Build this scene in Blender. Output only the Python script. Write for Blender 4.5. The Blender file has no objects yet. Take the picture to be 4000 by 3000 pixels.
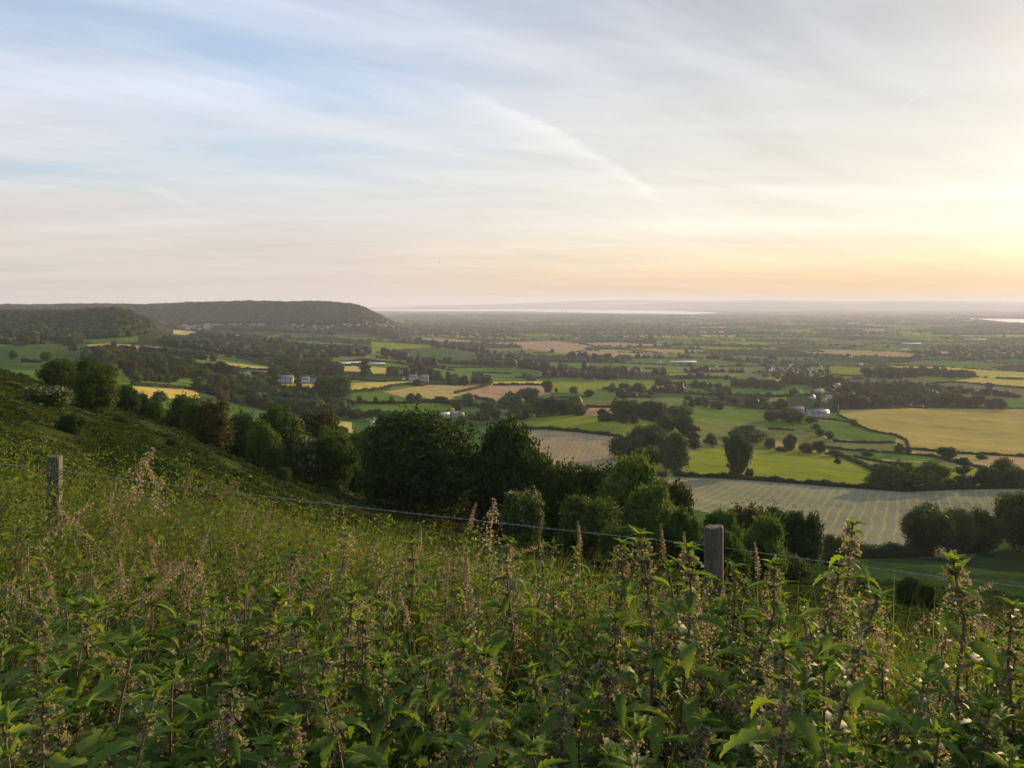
import bpy, math, random
import numpy as np
from mathutils import Vector
random.seed(7)
rng = np.random.default_rng(7)
scene = bpy.context.scene
COL = scene.collection
R = math.radians
SUN_AZ, SUN_EL = R(41), R(7.8)
SUN = Vector((math.sin(SUN_AZ)*math.cos(SUN_EL), math.cos(SUN_AZ)*math.cos(SUN_EL), math.sin(SUN_EL)))
F = 800.0            # focal length in pixels of a 1024 wide picture
HOR = 303.0          # horizon row
K = 2.1602           # the survey sketch was drawn on a 2212 wide grid

# ------------------------------------------------------------ terrain heights
def pchip(xk, yk, x):
    xk = np.asarray(xk, float); yk = np.asarray(yk, float)
    h = np.diff(xk); d = np.diff(yk, axis=0)
    d = d/(h[:, None] if yk.ndim > 1 else h)
    m = np.zeros_like(yk)
    a, b = d[:-1], d[1:]
    same = (a*b) > 0
    m[1:-1] = np.where(same, 2*a*b/np.where(same, a+b, 1), 0)
    m[0], m[-1] = d[0], d[-1]
    x = np.clip(x, xk[0], xk[-1])
    i = np.clip(np.searchsorted(xk, x, side='right')-1, 0, len(xk)-2)
    t = (x-xk[i])/h[i]
    return i, t, h[i], m
def pch1(xk, yk, x):
    yk = np.asarray(yk, float)
    i, t, h, m = pchip(xk, yk, x)
    t2, t3 = t*t, t*t*t
    return (2*t3-3*t2+1)*yk[i]+(t3-2*t2+t)*h*m[i]+(-2*t3+3*t2)*yk[i+1]+(t3-t2)*h*m[i+1]
def smooth(a, b, x):
    t = np.clip((x-a)/(b-a), 0, 1); return t*t*(3-2*t)
TB = [-1.6, -.64, -.495, -.264, -.176, 0, .087, .16, .32, .64, 1.3]
BB = [-.20, .074, .121, .203, .236, .274, .287, .297, .32, .36, .42]
DK = [60, 100, 150, 200, 300, 400, 500, 600, 700, 800, 1000, 1200, 1500, 2000, 3000, 4000, 6000, 10000, 20000, 40000]
PK = [-100, 0, 116, 300, 512, 640, 768, 1024, 1200]
def near_h(t, d):
    return -2 - d*pch1(TB, BB, t)
TAB = {
 0:    [None, None, -13, -18, -36, -44, -46, -47, -48, -48, -50, -53, -60, -72, -95, -112, -140, -172, -187, -190],
 116:  [None, None, -21, -30, -44, -50, -52, -54, -55, -56, -58, -61, -67, -78, -100, -118, -143, -173, -187, -190],
 300:  [None, None, -37, -50, -66, -73, -77, -84, -87, -88, -89, -90, -95, -101, -113, -124, -146, -174, -187, -190],
 512:  [None, None, -42, -55, -71, -82, -90, -94, -99, -105, -115, -121, -129, -139, -151, -159, -168, -178, -187, -190],
 640:  [None, None, -44, -57, -74, -85, -91, -89, -93, -104, -120, -130, -138, -146, -156, -163, -172, -180, -187, -190],
 768:  [None, None, -49, -61, -78, -88, -99, -110, -116, -121, -130, -138, -145, -152, -161, -167, -174, -181, -187, -190],
 1024: [None, None, -52, -65, -80, -91, -103, -115, -124, -131, -142, -150, -155, -160, -168, -172, -176, -181, -187, -190]}
TAB[-100] = [v if v is None else v+7 for v in TAB[0]]
TAB[1200] = [v if v is None else v for v in TAB[1024]]
for p in PK:
    tt = (p-512)/F
    for i in range(2):
        TAB[p][i] = float(near_h(np.array([tt]), DK[i])[0])
TAB[-100][2] = TAB[-100][1]-1; TAB[-100][3] = TAB[-100][1]-4
TARR = np.array([TAB[p] for p in PK], float)       # P x D
LD = np.log(DK)
_i, _t, _h, _m = pchip(LD, TARR.T, LD)
MD = _m.T                                             # slopes along ln d, P x D
def table_h(px, d):
    ld = np.clip(np.log(np.maximum(d, 1)), LD[0], LD[-1])
    i = np.clip(np.searchsorted(LD, ld, side='right')-1, 0, len(LD)-2)
    h = LD[i+1]-LD[i]; t = (ld-LD[i])/h; t2 = t*t; t3 = t2*t
    c = [(2*t3-3*t2+1), (t3-2*t2+t)*h, (-2*t3+3*t2), (t3-t2)*h]
    PX = np.array(PK, float); px = np.clip(px, PX[0], PX[-1])
    j = np.clip(np.searchsorted(PX, px, side='right')-1, 0, len(PX)-2)
    u = (px-PX[j])/(PX[j+1]-PX[j]); u = u*u*(3-2*u)*.5+u*.5
    def col(j): return c[0]*TARR[j, i]+c[1]*MD[j, i]+c[2]*TARR[j, i+1]+c[3]*MD[j, i+1]
    return col(j)*(1-u)+col(j+1)*u
MX = [0, 111, 135, 157, 180, 208, 250, 285, 324, 350, 361, 369, 376, 383, 390, 397, 404]
MR = [306.5, 305.6, 306.3, 305.5, 304.9, 303.7, 302.3, 303.3, 303.1, 304.7, 308.2, 312.3, 315.5, 319.5, 324, 330, 337]   # crest rows of the mid hill
FX = [-100, 380, 440, 512, 575, 640, 700, 768, 850, 925, 1024, 1200]
FR = [310, 308, 305.5, 303.8, 301.0, 299.8, 300.9, 300.0, 301.2, 300.4, 302, 302.5]
def H(x, y):
    x = np.asarray(x, float); y = np.asarray(y, float)
    r = np.hypot(x, y)
    d = np.maximum(y, .4*r+1e-6)
    t = np.clip(x/d, -1.6, 1.3)
    q = .375*x+.927*y
    near = near_h(t, d)
    bench = -1.6-.165*q-.02*np.sin(x*2.1+y)*np.cos(y*1.7)
    w = smooth(4.3, 10, q)
    hn = bench*(1-w)+near*w
    px = 512+F*t
    far = table_h(px, d)
    wf = smooth(math.log(60), math.log(100), np.log(np.maximum(d, 1)))
    h = hn*(1-wf)+far*wf
    # gentle bumps
    a = smooth(20, 150, d)*(1-smooth(150, 200, d))*.7
    h = h+a*(np.sin(x/4.3+1)*np.sin(y/5.1)+.6*np.sin(x/9.7+y/7.3))
    b = smooth(150, 500, d)*(1-smooth(6000, 9000, d))
    h = h+b*(1.6*np.sin(x/61+.7)*np.sin(y/83+1.1)+1.2*np.sin(x/143-y/171))
    # wooded hill on the left
    rise = smooth(1080, 1560, d)*(1-smooth(2600, 3400, d))
    top = -.0185*1600+np.minimum(0, -(px-0)*.01)+8*smooth(60, 120, px)
    e = 1-smooth(112, 186, px)
    h = h+rise*e*np.maximum(top-h, 0)
    # mid hill
    rise = smooth(2750, 3600, d)*(1-smooth(4300, 6000, d))
    crest = -(np.interp(px, MX, MR)-HOR+2.6)/F*3600
    crest = crest+1.6*np.sin(px/13.0)*np.sin(px/7.3+1)+1.2*np.sin(px/3.7)*np.sin(px/5.9)
    crest = crest-14*(1-smooth(3350, 3620, d))*(.5+.5*np.sin(px/9.0+np.sin(px/23.)*2))
    h = h+rise*np.maximum(crest-h, 0)*(px < 440)
    # low wooded rise in front of the estuary, and the hills beyond it
    h = h+12*smooth(9000, 10500, d)*(1-smooth(11000, 12500, d))*smooth(380, 420, px)*(1-smooth(600, 760, px))
    f = -(pch1(FX, FR, px)-HOR)/F*31000
    h = h+smooth(25500, 30500, d)*np.maximum(f-h, 0)
    f2 = -(pch1(FX, FR, px)+2.2+.5*np.sin(px/37.)-HOR)/F*24500
    h = h+smooth(22600, 24500, d)*(1-smooth(24500, 27000, d))*np.maximum(f2-h, 0)*smooth(560, 700, px)
    return h
def h1(x, y): return float(H(np.array([x]), np.array([y]))[0])
_ys = np.exp(np.linspace(math.log(25), math.log(34000), 2600))
def at(Q, V, dmin=25):
    """ground point seen at sketch position Q,V (first hit going out from dmin metres)"""
    t = (Q/K-512)/F; row = V/K
    hs = H(t*_ys, _ys); rows = HOR-hs/_ys*F
    ok = (rows <= row) & (_ys >= dmin)
    i = int(np.argmax(ok)) if ok.any() else len(_ys)-1
    y = _ys[i]
    if i and _ys[i-1] >= dmin:
        a, b = rows[i-1], rows[i]
        if a > row: y = _ys[i-1]+(_ys[i]-_ys[i-1])*(a-row)/(a-b+1e-9)
    return t*y, y, h1(t*y, y)

# ------------------------------------------------------------ object helpers
def tag(o, label=None, cat=None, group=None, kind=None):
    if label: o['label'] = label
    if cat: o['category'] = cat
    if group: o['group'] = group
    if kind: o['kind'] = kind
    return o
def empty(name, loc=(0, 0, 0), rz=0, sc=(1, 1, 1)):
    o = bpy.data.objects.new(name, None); COL.objects.link(o)
    o.location = loc; o.rotation_euler = (0, 0, rz); o.scale = sc
    o.empty_display_size = .2
    return o
def mobj(name, me, parent=None):
    o = bpy.data.objects.new(name, me); COL.objects.link(o)
    if parent is not None: o.parent = parent
    return o
def mesh(name, V, faces, mats, mi=None, smooth_=False):
    """V (N,3); faces = list of int arrays (M,k) of any k"""
    V = np.asarray(V, np.float32)
    me = bpy.data.meshes.new(name)
    fl = [np.asarray(f, np.int32) for f in (faces if isinstance(faces, list) else [faces]) if len(f)]
    loops = np.concatenate([f.ravel() for f in fl])
    tot = np.concatenate([np.full(len(f), f.shape[1], np.int32) for f in fl])
    start = np.concatenate([[0], np.cumsum(tot)[:-1]]).astype(np.int32)
    me.vertices.add(len(V)); me.vertices.foreach_set('co', V.ravel())
    me.loops.add(len(loops)); me.loops.foreach_set('vertex_index', loops)
    me.polygons.add(len(tot)); me.polygons.foreach_set('loop_start', start)
    me.polygons.foreach_set('loop_total', tot)
    for m in (mats if isinstance(mats, (list, tuple)) else [mats]): me.materials.append(m)
    if mi is not None: me.polygons.foreach_set('material_index', np.asarray(mi, np.int32))
    me.update(calc_edges=True)
    if smooth_: me.polygons.foreach_set('use_smooth', np.ones(len(tot), bool))
    return me
class MB:
    def __init__(s): s.V = []; s.F = {}; s.n = 0; s.M = {}
    def add(s, V, F, m=0):
        V = np.asarray(V, float); F = np.asarray(F, int)
        s.V.append(V); k = F.shape[1]
        s.F.setdefault(k, []).append(F+s.n); s.M.setdefault(k, []).append(np.full(len(F), m))
        s.n += len(V)
    def box(s, c, d, m=0, rz=0):
        x, y, z = np.array(d)/2.
        V = np.array([(a*x, b*y, e*z) for a in (-1, 1) for b in (-1, 1) for e in (-1, 1)])
        co, si = math.cos(rz), math.sin(rz)
        V = np.stack([V[:, 0]*co-V[:, 1]*si, V[:, 0]*si+V[:, 1]*co, V[:, 2]], 1)+np.array(c)
        s.add(V, [(0, 1, 3, 2), (4, 6, 7, 5), (0, 4, 5, 1), (2, 3, 7, 6), (0, 2, 6, 4), (1, 5, 7, 3)], m)
    def tube(s, P, rad, n=6, m=0, cap=True):
        P = np.asarray(P, float); k = len(P)
        rad = np.broadcast_to(np.asarray(rad, float), (k,))
        T = np.gradient(P, axis=0); T /= np.linalg.norm(T, axis=1)[:, None]+1e-9
        up = np.array([0, 0, 1.]) if abs(T[:, 2]).mean() < .8 else np.array([1., 0, 0])
        A = np.cross(T, up); A /= np.linalg.norm(A, axis=1)[:, None]+1e-9
        B = np.cross(T, A)
        th = np.arange(n)*2*math.pi/n
        V = (P[:, None]+rad[:, None, None]*(A[:, None]*np.cos(th)[None, :, None]+B[:, None]*np.sin(th)[None, :, None])).reshape(-1, 3)
        i = np.arange(k-1)[:, None]*n; j = np.arange(n)[None]; j2 = (j+1) % n
        Fq = np.stack([i+j, i+j2, i+n+j2, i+n+j], -1).reshape(-1, 4)
        s.add(V, Fq, m)
        if cap:
            s.add(V[-n:], np.arange(n)[None], m)
    def build(s, name, mats, smooth_=False):
        ks = sorted(s.F)
        return mesh(name, np.concatenate(s.V), [np.concatenate(s.F[k]) for k in ks], mats,
                    np.concatenate([np.concatenate(s.M[k]) for k in ks]), smooth_)
def unit(v): return v/(np.linalg.norm(v, axis=-1, keepdims=True)+1e-9)
def leaves(C, N, S, asp=.55, r=rng, fold=0.0):
    """rhombus leaves at C with normals N and half length S -> V (4n,3), F (n,4)"""
    n = len(C)
    a = unit(np.cross(N, r.normal(size=(n, 3)))); b = np.cross(N, a)
    S = np.broadcast_to(S, (n,))[:, None]
    V = np.stack([C-a*S, C+b*S*asp+N*S*fold, C+a*S, C-b*S*asp+N*S*fold], 1).reshape(-1, 3)
    return V, np.arange(4*n).reshape(n, 4)

# ------------------------------------------------------------ materials
class NT:
    def __init__(s, tree): s.t = tree; s.t.nodes.clear()
    def n(s, typ, **kw):
        o = s.t.nodes.new(typ)
        for k, v in kw.items():
            if k.startswith('i_'):
                key = k[2:]; key = int(key) if key.isdigit() else key.replace('_', ' ')
                s.set(o.inputs[key], v)
            else: setattr(o, k, v)
        return o
    def set(s, inp, v):
        if isinstance(v, bpy.types.NodeSocket): s.t.links.new(v, inp)
        elif isinstance(v, bpy.types.Node): s.t.links.new(v.outputs[0], inp)
        else:
            if inp.type == 'RGBA' and not isinstance(v, (int, float)) and len(v) == 3: v = (*v, 1)
            inp.default_value = v
    def m(s, op, a, b=0., c=None, clamp=False):
        o = s.t.nodes.new('ShaderNodeMath'); o.operation = op; o.use_clamp = clamp
        s.set(o.inputs[0], a); s.set(o.inputs[1], b)
        if c is not None: s.set(o.inputs[2], c)
        return o.outputs[0]
    def ss(s, a, b, x):
        o = s.t.nodes.new('ShaderNodeMapRange'); o.interpolation_type = 'SMOOTHSTEP'
        s.set(o.inputs[0], x); o.inputs[1].default_value = a; o.inputs[2].default_value = b
        return o.outputs[0]
    def mix(s, f, a, b, mode='MIX'):
        o = s.t.nodes.new('ShaderNodeMix'); o.data_type = 'RGBA'; o.blend_type = mode
        s.set(o.inputs[0], f); s.set(o.inputs[6], a); s.set(o.inputs[7], b)
        return o.outputs[2]
    def noise(s, vec, scale, detail=3, rough=.5, dist=0.):
        o = s.t.nodes.new('ShaderNodeTexNoise')
        if vec is not None: s.set(o.inputs['Vector'], vec)
        o.inputs['Scale'].default_value = scale; o.inputs['Detail'].default_value = detail
        o.inputs['Roughness'].default_value = rough; o.inputs['Distortion'].default_value = dist
        return o.outputs[0]
    def ramp(s, f, stops):
        o = s.t.nodes.new('ShaderNodeValToRGB'); s.set(o.inputs[0], f)
        e = o.color_ramp.elements
        while len(e) < len(stops): e.new(.5)
        for k, (p, c) in enumerate(stops):
            e[k].position = p; e[k].color = (*c, 1)
        return o.outputs[0]
    def mapv(s, vec, sc=(1, 1, 1), rot=(0, 0, 0), loc=(0, 0, 0)):
        o = s.t.nodes.new('ShaderNodeMapping'); s.set(o.inputs[0], vec)
        o.inputs['Scale'].default_value = sc; o.inputs['Rotation'].default_value = rot; o.inputs['Location'].default_value = loc
        return o.outputs[0]
def mat(name):
    m = bpy.data.materials.new(name); m.use_nodes = True
    return m, NT(m.node_tree)
def leaf_mat(name, cols, trans=.35, tcol=None, rough=.7, spec=.08, scale=.3, gscale=0):
    """cols: dark to light; every leaf clump takes its own tone, larger drifts of tone come from noise"""
    m, t = mat(name)
    g = t.n('ShaderNodeNewGeometry'); oi = t.n('ShaderNodeObjectInfo')
    pos = g.outputs['Position']
    nz = t.m('ADD', t.m('MULTIPLY', t.noise(pos, scale, 3), .5), t.m('MULTIPLY', t.noise(pos, scale*.22, 3), .5))
    f = t.m('ADD', t.m('MULTIPLY', g.outputs['Random Per Island'], .5), t.m('MULTIPLY', nz, .85))
    f = t.m('ADD', t.m('SUBTRACT', f, .12), t.m('MULTIPLY', t.m('SUBTRACT', oi.outputs['Random'], .5), .40))
    k = len(cols)
    c = t.ramp(f, [(.15+.75*i/(k-1), cols[i]) for i in range(k)])
    p = t.n('ShaderNodeBsdfPrincipled', i_Base_Color=c, i_Roughness=rough)
    p.inputs['Specular IOR Level'].default_value = spec
    tr = t.n('ShaderNodeBsdfTranslucent')
    t.set(tr.inputs[0], t.mix(1., c, tcol or (1.3, 1.35, .6), 'MULTIPLY'))
    mx = t.n('ShaderNodeMixShader'); mx.inputs[0].default_value = trans
    t.set(mx.inputs[1], p.outputs[0]); t.set(mx.inputs[2], tr.outputs[0])
    t.n('ShaderNodeOutputMaterial', i_Surface=mx.outputs[0])
    return m
def plain(name, c1, c2, scale=2., rough=.8, spec=.3, bump=0., metal=0., stretch=(1, 1, 1)):
    m, t = mat(name)
    tc = t.n('ShaderNodeTexCoord')
    v = t.mapv(tc.outputs['Object'], stretch)
    nz = t.noise(v, scale, 5, .6)
    c = t.ramp(nz, [(.3, c1), (.7, c2)])
    p = t.n('ShaderNodeBsdfPrincipled', i_Base_Color=c, i_Roughness=rough, i_Metallic=metal)
    p.inputs['Specular IOR Level'].default_value = spec
    if bump:
        b = t.n('ShaderNodeBump'); b.inputs['Strength'].default_value = bump; b.inputs['Distance'].default_value = .02
        t.set(b.inputs['Height'], nz); t.set(p.inputs['Normal'], b.outputs[0])
    t.n('ShaderNodeOutputMaterial', i_Surface=p.outputs[0])
    return m
def field_mat(name, c1, c2, stripe=None, ss=.02, fine=1.2, rough=.95):
    """stripe = (colour, period m, angle, width 0..1, strength)"""
    m, t = mat(name)
    g = t.n('ShaderNodeNewGeometry'); pos = g.outputs['Position']
    a = t.noise(pos, ss, 4, .6)
    b = t.noise(pos, fine, 4, .7)
    a2 = t.noise(t.mapv(pos, (1, .35, 1), (0, 0, .5)), ss*4.5, 5, .65, .8)
    f = t.m('ADD', t.m('ADD', t.m('MULTIPLY', a, .42), t.m('MULTIPLY', a2, .33)), t.m('MULTIPLY', b, .25))
    lo_c = tuple(v_*.80 for v_ in c1); hi_c = tuple(v_*1.14 for v_ in c2)
    c = t.ramp(f, [(.36, lo_c), (.50, tuple((u_+v_)/2 for u_, v_ in zip(c1, c2))), (.64, hi_c)])
    if stripe:
        sc, per, ang, wid, st = stripe
        w = t.mapv(pos, (1, 1, 1), (0, 0, ang))
        sx = t.n('ShaderNodeSeparateXYZ', i_0=w)
        wob = t.m('MULTIPLY', t.m('SUBTRACT', t.noise(pos, .03, 2), .5), per*.8)
        fr = t.m('FRACT', t.m('DIVIDE', t.m('ADD', sx.outputs[0], wob), per))
        tri = t.m('MULTIPLY', t.m('ABSOLUTE', t.m('SUBTRACT', fr, .5)), 2.)
        mk = t.ss(1-wid*1.6, 1-wid*.5, tri)
        brk = t.ss(.3, .6, t.noise(pos, .12, 3))
        mk = t.m('MULTIPLY', t.m('MULTIPLY', mk, st), t.m('ADD', t.m('MULTIPLY', brk, .7), .3))
        c = t.mix(mk, c, sc)
    p = t.n('ShaderNodeBsdfPrincipled', i_Base_Color=c, i_Roughness=rough)
    p.inputs['Specular IOR Level'].default_value = 0.
    bp = t.n('ShaderNodeBump'); bp.inputs['Strength'].default_value = .6; bp.inputs['Distance'].default_value = .3
    t.set(bp.inputs['Height'], b); t.set(p.inputs['Normal'], bp.outputs[0])
    t.n('ShaderNodeOutputMaterial', i_Surface=p.outputs[0])
    return m

# ------------------------------------------------------------ world, sun, camera
w = bpy.data.worlds.new("World"); scene.world = w; w.use_nodes = True
t = NT(w.node_tree)
tc = t.n('ShaderNodeTexCoord'); D = tc.outputs['Generated']
sx = t.n('ShaderNodeSeparateXYZ', i_0=D)
X, Y, Z = sx.outputs
sky = t.n('ShaderNodeTexSky'); sky.sky_type = 'NISHITA'; sky.sun_disc = False
sky.sun_elevation = SUN_EL; sky.sun_rotation = SUN_AZ; sky.altitude = 200; sky.dust_density = 1.5
dt = t.n('ShaderNodeVectorMath', operation='DOT_PRODUCT', i_0=D); dt.inputs[1].default_value = SUN
S = dt.outputs['Value']
# veil of cirrus on a high plane, seen in perspective
den = t.m('ADD', t.m('MAXIMUM', Z, 0.), .10)
cv = t.n('ShaderNodeCombineXYZ', i_0=t.m('DIVIDE', X, den), i_1=t.m('DIVIDE', Y, den))
rotc = lambda a: t.mapv(cv.outputs[0], (1, 1, 1), (0, 0, R(a)))
v1 = t.mapv(rotc(-16), (.50, 1.15, 1), (0, 0, 0), (3.1, .4, 0))
v2 = t.mapv(rotc(-36), (.60, 2.4, 1), (0, 0, 0), (1.7, 5.2, 0))
n1 = t.noise(v1, .75, 5, .55, .6); n2 = t.noise(v2, 1.0, 6, .6, .9)
v3 = t.mapv(rotc(4), (.28, 2.0, 1), (0, 0, 0), (7.7, 2.2, 0))
n3 = t.noise(v3, 1.1, 5, .55, .4)
cl = t.m('ADD', t.m('MULTIPLY', n1, .68), t.m('MULTIPLY', n2, .32))
left = t.ss(.84, .30, S)                                 # veil thinner away from the sun
low = t.ss(.30, .06, Z)
thr = t.m('ADD', t.m('MULTIPLY', left, -.06), .40)
thr = t.m('ADD', thr, t.m('MULTIPLY', low, .22))
msk = t.ss(-.20, .17, t.m('ADD', t.m('SUBTRACT', cl, .5), t.m('SUBTRACT', thr, .36)))
msk = t.m('ADD', t.m('MULTIPLY', msk, .66), .33)
# colour of the veil: by height above the horizon and by distance from the sun
elev = t.m('MAXIMUM', Z, 0.)
far_c = t.ramp(elev, [(0., (.50, .45, .42)), (.07, (.54, .49, .45)), (.13, (.52, .53, .54)), (.24, (.54, .58, .65)), (.5, (.50, .57, .70))])
sun_c = t.ramp(elev, [(0., (.58, .36, .22)), (.025, (.72, .47, .25)), (.05, (.80, .64, .40)), (.09, (.77, .72, .60)), (.18, (.62, .60, .54)), (.28, (.49, .50, .51))])
sp = t.ss(.50, 1.03, S)
vc = t.mix(sp, far_c, sun_c)
# light and dark streaks
st = t.m('ADD', .72, t.m('MULTIPLY', t.m('ADD', t.m('MULTIPLY', n3, .55), t.m('MULTIPLY', n2, .45)), .60))
vc = t.mix(1., vc, t.n('ShaderNodeCombineColor', i_0=st, i_1=st, i_2=st).outputs[0], 'MULTIPLY')
glow = t.m('POWER', t.m('MAXIMUM', S, 0.), 70.)
vc = t.mix(1., vc, t.mix(glow, (0, 0, 0), (.22, .19, .13)), 'ADD')
# old contrail spreading on the wind
u = t.m('DIVIDE', X, t.m('MAXIMUM', Y, .05)); v = t.m('DIVIDE', Z, t.m('MAXIMUM', Y, .05))
vcur = t.m('SUBTRACT', t.m('SUBTRACT', .2430, t.m('MULTIPLY', u, .45)), t.m('MULTIPLY', t.m('MULTIPLY', u, u), .85))
cn = t.n('ShaderNodeCombineXYZ', i_0=u, i_1=v)
wv = t.noise(t.mapv(cn.outputs[0], (5, 26, 1), (0, 0, R(24))), 3., 5, .6, .4)
dd = t.m('ADD', t.m('SUBTRACT', vcur, v), t.m('MULTIPLY', t.m('SUBTRACT', wv, .5), .022))
wid = t.m('ADD', .012, t.m('MULTIPLY', t.ss(.19, -.10, u), .06))
edge = t.ss(-.008, .006, dd)
fall = t.m('SUBTRACT', 1., t.m('DIVIDE', dd, wid), None, True)
ends = t.m('MULTIPLY', t.ss(.190, .165, u), t.ss(-.30, .04, u))
ct = t.m('MULTIPLY', t.m('MULTIPLY', edge, fall), t.m('MULTIPLY', ends, t.m('GREATER_THAN', Y, .1)))
ct = t.m('MULTIPLY', ct, t.m('ADD', .30, t.m('MULTIPLY', wv, .9)))
# two short fresh contrails
def streak(u0, v0, u1, v1_, w_):
    L = math.hypot(u1-u0, v1_-v0); ax, ay = (u1-u0)/L, (v1_-v0)/L
    al = t.m('ADD', t.m('MULTIPLY', t.m('SUBTRACT', u, u0), ax), t.m('MULTIPLY', t.m('SUBTRACT', v, v0), ay))
    ac = t.m('ABSOLUTE', t.m('SUBTRACT', t.m('MULTIPLY', t.m('SUBTRACT', u, u0), ay), t.m('MULTIPLY', t.m('SUBTRACT', v, v0), ax)))
    o = t.m('MULTIPLY', t.ss(w_, w_*.2, ac), t.m('MULTIPLY', t.ss(0, .3*L, al), t.ss(L, .8*L, al)))
    return t.m('MULTIPLY', o, t.m('GREATER_THAN', Y, .1))
P_ = lambda Q, V: ((Q/K-512)/F, (HOR-V/K)/F)
for a_, b_, w_, s_ in (((1935, 243), (2015, 180), .0012, .3), ((2160, 60), (2215, 5), .0012, .3), ((0, 502), (560, 466), .0045, .10), ((280, 385), (430, 448), .007, .15), ((385, 315), (440, 335), .006, .12), ((1480, 470), (1570, 492), .002, .15)):
    ct = t.m('ADD', ct, t.m('MULTIPLY', streak(*P_(*a_), *P_(*b_), w_), s_))
vc2 = t.mix(t.m('MULTIPLY', ct, .46, None, True), vc, (.95, .92, .87))
msk = t.m('MAXIMUM', msk, t.m('MULTIPLY', ct, 1., None, True))
NS = .105
skc = t.mix(1., sky.outputs[0], t.mix(sp, (1.15, 1.45, 1.85), (.40, .42, .50)), 'MULTIPLY')
vcb = t.n('ShaderNodeVectorMath', operation='SCALE', i_0=vc2); vcb.inputs['Scale'].default_value = 1/NS
fin = t.mix(msk, skc, vcb.outputs[0])
bg = t.n('ShaderNodeBackground', i_Color=fin, i_Strength=NS)
t.n('ShaderNodeOutputWorld', i_Surface=bg.outputs[0])
w.cycles.sampling_method = 'MANUAL'; w.cycles.sample_map_resolution = 512

sl = bpy.data.lights.new('sun', 'SUN'); sl.energy = 5.8; sl.angle = R(.6); sl.color = (1.0, .72, .40)
so = bpy.data.objects.new('sun', sl); COL.objects.link(so)
so.rotation_euler = SUN.to_track_quat('Z', 'Y').to_euler(); so.location = (60, 60, 60)
cd = bpy.data.cameras.new('camera'); cam = bpy.data.objects.new('camera', cd); COL.objects.link(cam)
cam.location = (0, 0, 0); cam.rotation_euler = (R(90), 0, 0)
cd.sensor_width = 36; cd.lens = 36*F/1024; cd.shift_y = -(384-HOR)/1024
cd.clip_start = .05; cd.clip_end = 80000
scene.camera = cam
scene.view_settings.view_transform = 'Standard'; scene.view_settings.look = 'None'
scene.view_settings.exposure = .46; scene.view_settings.gamma = 1
cy = scene.cycles
cy.max_bounces = 6; cy.diffuse_bounces = 2; cy.glossy_bounces = 2; cy.transmission_bounces = 3; cy.volume_bounces = 1
cy.use_denoising = True; cy.volume_step_rate = 4; cy.caustics_reflective = False; cy.caustics_refractive = False
cy.sample_clamp_indirect = 4

# ------------------------------------------------------------ ground
def Pq(s):
    a = [tuple(map(float, p.split(','))) for p in s.split()]
    return np.array(a)
def inside(P, x, y):
    r = np.zeros(x.shape, bool); n = len(P)
    for i in range(n):
        x0, y0 = P[i]; x1, y1 = P[(i+1) % n]
        if y0 == y1: continue
        c = ((y0 > y) != (y1 > y)) & (x < (x1-x0)*(y-y0)/(y1-y0)+x0)
        r ^= c
    return r
# field colours (albedo; the paddock grass also carries shade)
GR = lambda n, a, b, **k: field_mat(n, a, b, **k)
M = {}
def stripe_angle(a, b):
    x0, y0, _ = at(*a); x1, y1, _ = at(*b); return math.atan2(x1-x0, y1-y0)
SA1 = stripe_angle((1689, 1127), (1764, 1052)); SA2 = stripe_angle((1149, 978), (1181, 940))
print('stripes', SA1, SA2)
M['slope'] = field_mat('hillside turf', (.026, .038, .011), (.058, .072, .020), ss=.15, fine=2.2)
M['soil'] = field_mat('bank soil', (.012, .012, .006), (.028, .026, .012), ss=1, fine=8)
M['meadow'] = field_mat('meadow grass', (.062, .115, .018), (.118, .165, .026))
M['meadow_yellow'] = field_mat('yellowing meadow', (.125, .165, .016), (.215, .225, .026))
M['meadow_deep'] = field_mat('deep green pasture', (.036, .070, .020), (.065, .105, .028))
M['wheat'] = field_mat('ripening wheat', (.29, .225, .055), (.385, .295, .08), stripe=((.24, .19, .07), 16., R(-86), .35, .5))
M['hay'] = field_mat('mown hay', (.155, .155, .095), (.215, .205, .125), stripe=((.42, .36, .08), 3.9, SA1, .22, .34))
M['hay_pink'] = field_mat('mown hay on the knoll', (.25, .20, .12), (.33, .25, .14), stripe=((.44, .35, .10), 3.3, SA2, .22, .4))
M['tan'] = field_mat('pale stubble', (.27, .21, .075), (.36, .28, .095))
M['pink'] = field_mat('bare tan earth', (.30, .195, .105), (.38, .25, .13))
M['gold'] = field_mat('gold stubble', (.37, .29, .065), (.46, .36, .085))
M['brown'] = field_mat('brown crop', (.12, .10, .055), (.18, .145, .075))
M['rough'] = field_mat('paddock grass with painted shade', (.016, .036, .010), (.034, .062, .017), ss=.06)  # the paddock's shade is put into this grass colour
M['olive'] = field_mat('olive pasture', (.10, .12, .035), (.155, .165, .05))
M['woodfloor'] = field_mat('woodland floor', (.02, .03, .012), (.035, .05, .018))
M['path'] = field_mat('worn track', (.16, .15, .10), (.22, .19, .13))
def water_mat():
    m, t = mat('estuary water')
    p = t.n('ShaderNodeBsdfPrincipled', i_Base_Color=(.85, .83, .80, 1), i_Roughness=.30, i_Metallic=.85)
    g = t.n('ShaderNodeNewGeometry')
    b = t.n('ShaderNodeBump'); b.inputs['Strength'].default_value = .25; b.inputs['Distance'].default_value = 2.
    t.set(b.inputs['Height'], t.noise(g.outputs['Position'], .02, 4)); t.set(p.inputs['Normal'], b.outputs[0])
    t.n('ShaderNodeOutputMaterial', i_Surface=p.outputs[0])
    return m
M['water'] = water_mat()
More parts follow.
